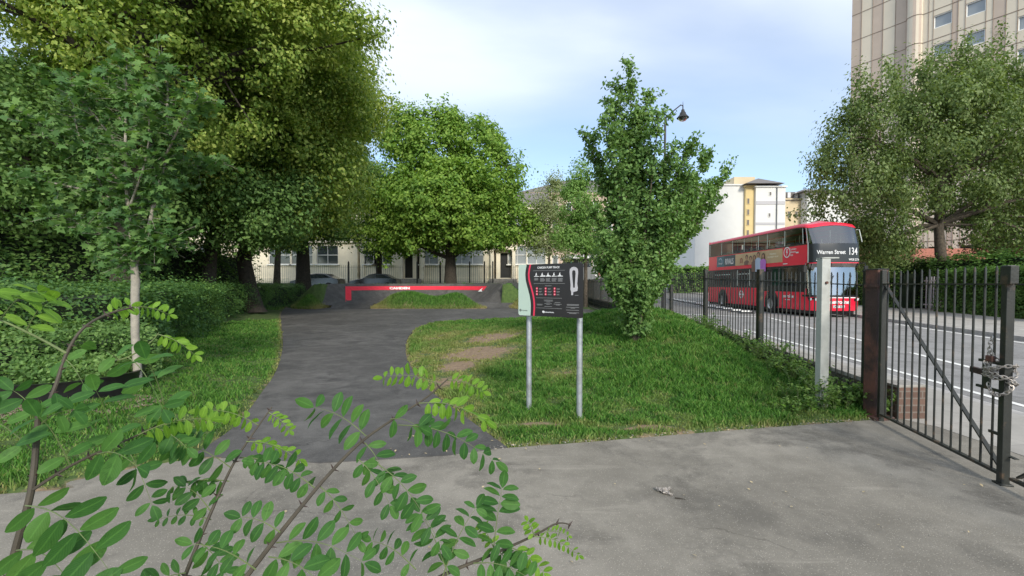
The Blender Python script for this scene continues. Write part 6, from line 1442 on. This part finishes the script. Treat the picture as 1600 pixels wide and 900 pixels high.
# ---------------------------------------------------------------- locust bush in the foreground
def leaflet(n=7):
    """oval leaflet folded a little along its midrib"""
    V = []; F = []
    for i in range(n + 1):
        t = i / n; w_ = 0.27 * math.sin(math.pi * min(1, (t * 0.98 + 0.01) ** 1.12)) ** 0.58; z = -0.22 * (t - .3) ** 2 + 0.012 * math.sin(t * 11)
        V += [(-w_, t, z + 0.05 * w_ / .27), (0, t, z), (w_, t, z + 0.05 * w_ / .27)]
    for i in range(n):
        a = i * 3; F += [(a, a + 1, a + 4), (a, a + 4, a + 3), (a + 1, a + 2, a + 5), (a + 1, a + 5, a + 4)]
    return np.array(V), np.array(F)
LV, LF = leaflet()
def locust():
    root = Vector((-1.25, 0.75, 0)); T = thing('locust_bush', 'thorny locust bush with feathery oval leaflets across the lower left foreground', 'bush', root); g = random.Random(14)
    def q(px, py, d): return P(px, py, d) - root
    def stem(pts, r0, r1, mt='locust twig'):
        sp = [Vector(a) for a in smooth_line([tuple(q(*p)) for p in pts], 6)]; m = MB(); n = len(sp); m.tube(sp, [r0 + (r1 - r0) * i / (n - 1) for i in range(n)], 8); o = m.build('branch', mt, T, smooth=True)
        m = MB()
        for i in range(4, n - 1, 5):
            for s_ in (-1, 1):
                d = (sp[i + 1] - sp[i]).normalized(); sd_ = d.cross(Vector((0, 1, 0))).normalized() * s_; L = 0.009 + 0.004 * g.random(); m.tube([sp[i], sp[i] + (sd_ + d * .35).normalized() * L], [0.0022, 0.0002], 5)
        if m.v and mt == 'locust twig': m.build('thorns', 'thorn', o)
        return o
    def leaf(par, a, b, n, lp, mt='locust leaves', droop=0.3, ends=True, curl=0.0, tw=0.25):
        """a, b: foot and tip of the leaf stalk; n pairs; lp leaflet length shown in pixels at that distance"""
        A_, B_ = q(*a), q(*b); dep = (a[2] + b[2]) / 2; Ls = (0.90 if lp < 40 else 0.66) * lp * dep / 700; ax = (B_ - A_); L = ax.length; d = ax.normalized(); view = (A_ + root - Vector((0, 0, CAMH))).normalized()
        side = d.cross(view).normalized(); up = side.cross(d).normalized(); V = []; F = []; k = 0
        pts = [A_.lerp(B_, i / 8) + Vector((0, 0, 1)) * (L * 0.10 * math.sin(math.pi * i / 8)) for i in range(9)]
        m = MB(); m.tube(pts, [0.0011 * (1 - i / 10) for i in range(9)], 5, cap=False)
        def put(p, dirv, nv, ln, w_=1.0):
            nonlocal k
            dirv = dirv.normalized(); x = dirv.cross(nv).normalized(); z = x.cross(dirv)
            Mx = np.array([x * w_, dirv, z]); V.append(np.array(p) + (LV * ln) @ Mx); F.append(LF + k * len(LV)); k += 1
        for i in range(n):
            f = 0.14 + 0.84 * i / max(1, n - 1) * 0.98; j = f * 8; i0 = min(7, int(j)); p = pts[i0].lerp(pts[i0 + 1], j - i0)
            s_ = (0.72 + 0.28 * math.sin(math.pi * (0.15 + 0.75 * f))) * g.uniform(.9, 1.08)
            for sg in (-1, 1):
                if g.random() < 0.04: continue
                tilt = g.gauss(0, tw); dv = side * sg * math.cos(tilt) + up * math.sin(tilt) + d * g.uniform(.1, .4) + Vector((0, 0, -droop * g.uniform(.5, 1.4))); nv = (up * .45 + side * g.gauss(0, .3) + d * g.gauss(0, .3) + view * -g.uniform(.5, 1.2) + Vector((0, 0, .25)))
                put(p + dv.normalized() * Ls * .05, dv, nv, Ls * s_, g.uniform(.85, 1.1))
        if ends: put(pts[8], d + Vector((0, 0, -droop * .4)), up + Vector((0, 0, .3)), Ls * .85)
        o = np_mesh('compound_leaf', np.concatenate(V), np.concatenate(F), mt, par, attr={'rib': np.tile(np.tile([0., 1., 0.], 8), k), 'along': np.tile(np.repeat(np.linspace(0, 1, 8), 3), k)}); o.data.polygons.foreach_set('use_smooth', [True] * len(o.data.polygons))
        kk = len(m.v); me = m
        return o, m
    rach = MB()
    def lf(*a, **k):
        o, m = leaf(*a, **k); kk = len(rach.v); rach.v += m.v; rach.f += [[i + kk for i in f] for f in m.f]; rach.m += m.m
    Yg = 'young locust leaves'
    d1, d2, d3, d4 = .62, .70, .85, .95
    s1 = stem([(5, 960, .60), (22, 868, .62), (48, 770, .64), (56, 700, .66), (60, 645, .67)], .0050, .0036)
    s1b = stem([(72, 640, .74), (88, 600, .76), (103, 555, .78), (128, 515, .80), (165, 492, .84), (208, 480, .88)], .0034, .0016)
    stem([(104, 552, .78), (55, 525, .78), (0, 500, .78), (-40, 488, .78)], .0022, .0014, 'green twig')
    s1c = stem([(50, 766, .64), (110, 728, .68), (165, 702, .72), (215, 680, .76), (262, 655, .8)], .0026, .0012)
    stem([(165, 566, .85), (200, 558, .85), (235, 535, .86), (248, 520, .86)], .0018, .001, 'green twig')
    s2 = stem([(270, 950, .74), (300, 872, .76), (330, 800, .80), (362, 730, .84), (390, 685, .88), (425, 636, .93)], .0038, .0014)
    s3 = stem([(340, 960, .62), (392, 892, .66), (452, 815, .72), (512, 743, .78), (565, 690, .83), (622, 650, .88), (665, 622, .92), (700, 592, .96)], .0042, .0014)
    s4 = stem([(610, 950, .70), (690, 900, .74), (765, 868, .78), (832, 838, .83), (870, 818, .86), (892, 820, .88)], .0036, .0010)
    # right branch
    lf(s3, (655, 630, .90), (760, 658, .88), 9, 25, Yg, droop=.9, tw=.2); lf(s3, (622, 664, .87), (775, 722, .84), 10, 30, droop=.9, tw=.25)
    lf(s3, (575, 684, .84), (490, 636, .82), 6, 38, droop=.25); lf(s3, (690, 602, .95), (598, 590, .95), 9, 20, Yg, droop=.5); lf(s3, (698, 594, .96), (755, 612, .97), 7, 18, Yg, droop=.3)
    lf(s3, (610, 655, .87), (655, 668, .84), 2, 36, droop=.3); lf(s3, (570, 692, .83), (600, 740, .80), 3, 34); lf(s3, (590, 725, .80), (690, 852, .70), 8, 44, droop=.35); lf(s3, (560, 718, .80), (610, 790, .76), 5, 30, droop=.5)
    lf(s3, (495, 765, .77), (398, 722, .80), 8, 30, 'locust leaves', droop=.6); lf(s3, (500, 760, .77), (560, 845, .74), 5, 26, droop=.4)
    lf(s3, (432, 848, .70), (570, 880, .66), 6, 54, droop=.45); lf(s3, (438, 832, .70), (376, 808, .70), 4, 34); lf(s3, (400, 890, .66), (300, 850, .64), 5, 44); lf(s3, (420, 870, .66), (520, 930, .60), 5, 60)
    # plants at the bottom middle
    lf(s4, (770, 868, .78), (785, 762, .80), 7, 36, droop=.05, tw=.2); lf(s4, (700, 898, .72), (655, 800, .74), 6, 46, droop=.2); lf(s4, (690, 905, .72), (745, 792, .74), 6, 42, droop=.2); lf(s4, (650, 890, .72), (580, 845, .76), 6, 28)
    lf(s4, (775, 865, .78), (752, 820, .80), 6, 16, 'young locust leaves'); lf(s4, (835, 838, .82), (905, 868, .84), 9, 13, Yg, droop=.6); lf(s4, (850, 832, .83), (888, 838, .86), 6, 11, Yg); lf(s4, (835, 838, .82), (825, 815, .82), 5, 15, Yg, droop=.2)
    lf(s4, (800, 856, .80), (850, 895, .78), 7, 22, Yg, droop=.5); lf(s4, (740, 880, .76), (830, 905, .72), 6, 34); lf(s4, (780, 862, .79), (805, 898, .78), 4, 30)
    # middle branch
    lf(s2, (420, 645, .92), (452, 672, .92), 6, 14, Yg, droop=.5); lf(s2, (405, 665, .90), (310, 642, .90), 10, 20, Yg, droop=.9, tw=.2); lf(s2, (362, 732, .84), (268, 692, .80), 6, 36, droop=.5); lf(s2, (385, 690, .87), (470, 720, .86), 8, 18, Yg, droop=.9)
    lf(s2, (358, 752, .83), (262, 765, .80), 7, 28, droop=.9); lf(s2, (330, 812, .80), (245, 812, .78), 6, 16); lf(s2, (312, 848, .78), (360, 910, .74), 6, 30); lf(s2, (375, 715, .86), (440, 735, .86), 7, 20, droop=.8); lf(s2, (290, 895, .74), (215, 925, .70), 5, 40)
    # left mass
    lf(s1c, (262, 652, .80), (228, 560, .74), 3, 62, droop=.1); lf(s1c, (215, 680, .76), (330, 655, .80), 9, 26, Yg, droop=.7); lf(s1c, (190, 690, .74), (238, 790, .70), 5, 46, droop=.2); lf(s1c, (180, 696, .74), (150, 610, .70), 4, 56, droop=.1)
    lf(s1c, (150, 710, .71), (215, 730, .66), 3, 66, droop=.3); lf(s1c, (110, 728, .68), (60, 650, .64), 3, 62, droop=.2); lf(s1c, (240, 668, .78), (292, 700, .78), 5, 30, droop=.6)
    lf(s1, (52, 705, .66), (-40, 645, .62), 4, 60, droop=.2); lf(s1, (58, 668, .67), (118, 640, .66), 3, 50); lf(s1, (40, 790, .63), (180, 905, .52), 6, 74, droop=.2); 
    lf(s1, (26, 860, .61), (130, 940, .50), 5, 84, droop=.2); lf(s1, (60, 650, .67), (20, 610, .66), 3, 52)
    lf(s1b, (205, 480, .88), (265, 492, .9), 7, 16, Yg, droop=.5); lf(s1b, (170, 492, .85), (205, 478, .88), 5, 20, Yg); lf(s1b, (245, 522, .86), (305, 555, .88), 8, 18, Yg, droop=.9); lf(s1b, (185, 562, .85), (150, 545, .80), 1, 50, droop=.1); lf(s1b, (200, 558, .84), (255, 640, .78), 3, 54, droop=.1)
    lf(s1b, (40, 520, .78), (75, 470, .76), 4, 38, Yg, droop=.2); lf(s1b, (0, 500, .78), (60, 455, .74), 4, 46, Yg, droop=.2); lf(s1b, (100, 560, .78), (130, 600, .76), 2, 44, droop=.2)
    lf(s2, (330, 800, .80), (290, 760, .80), 4, 30); lf(s2, (285, 905, .74), (330, 960, .7), 4, 50)
    rach.build('leaf_stalks', 'green twig', T)
locust()
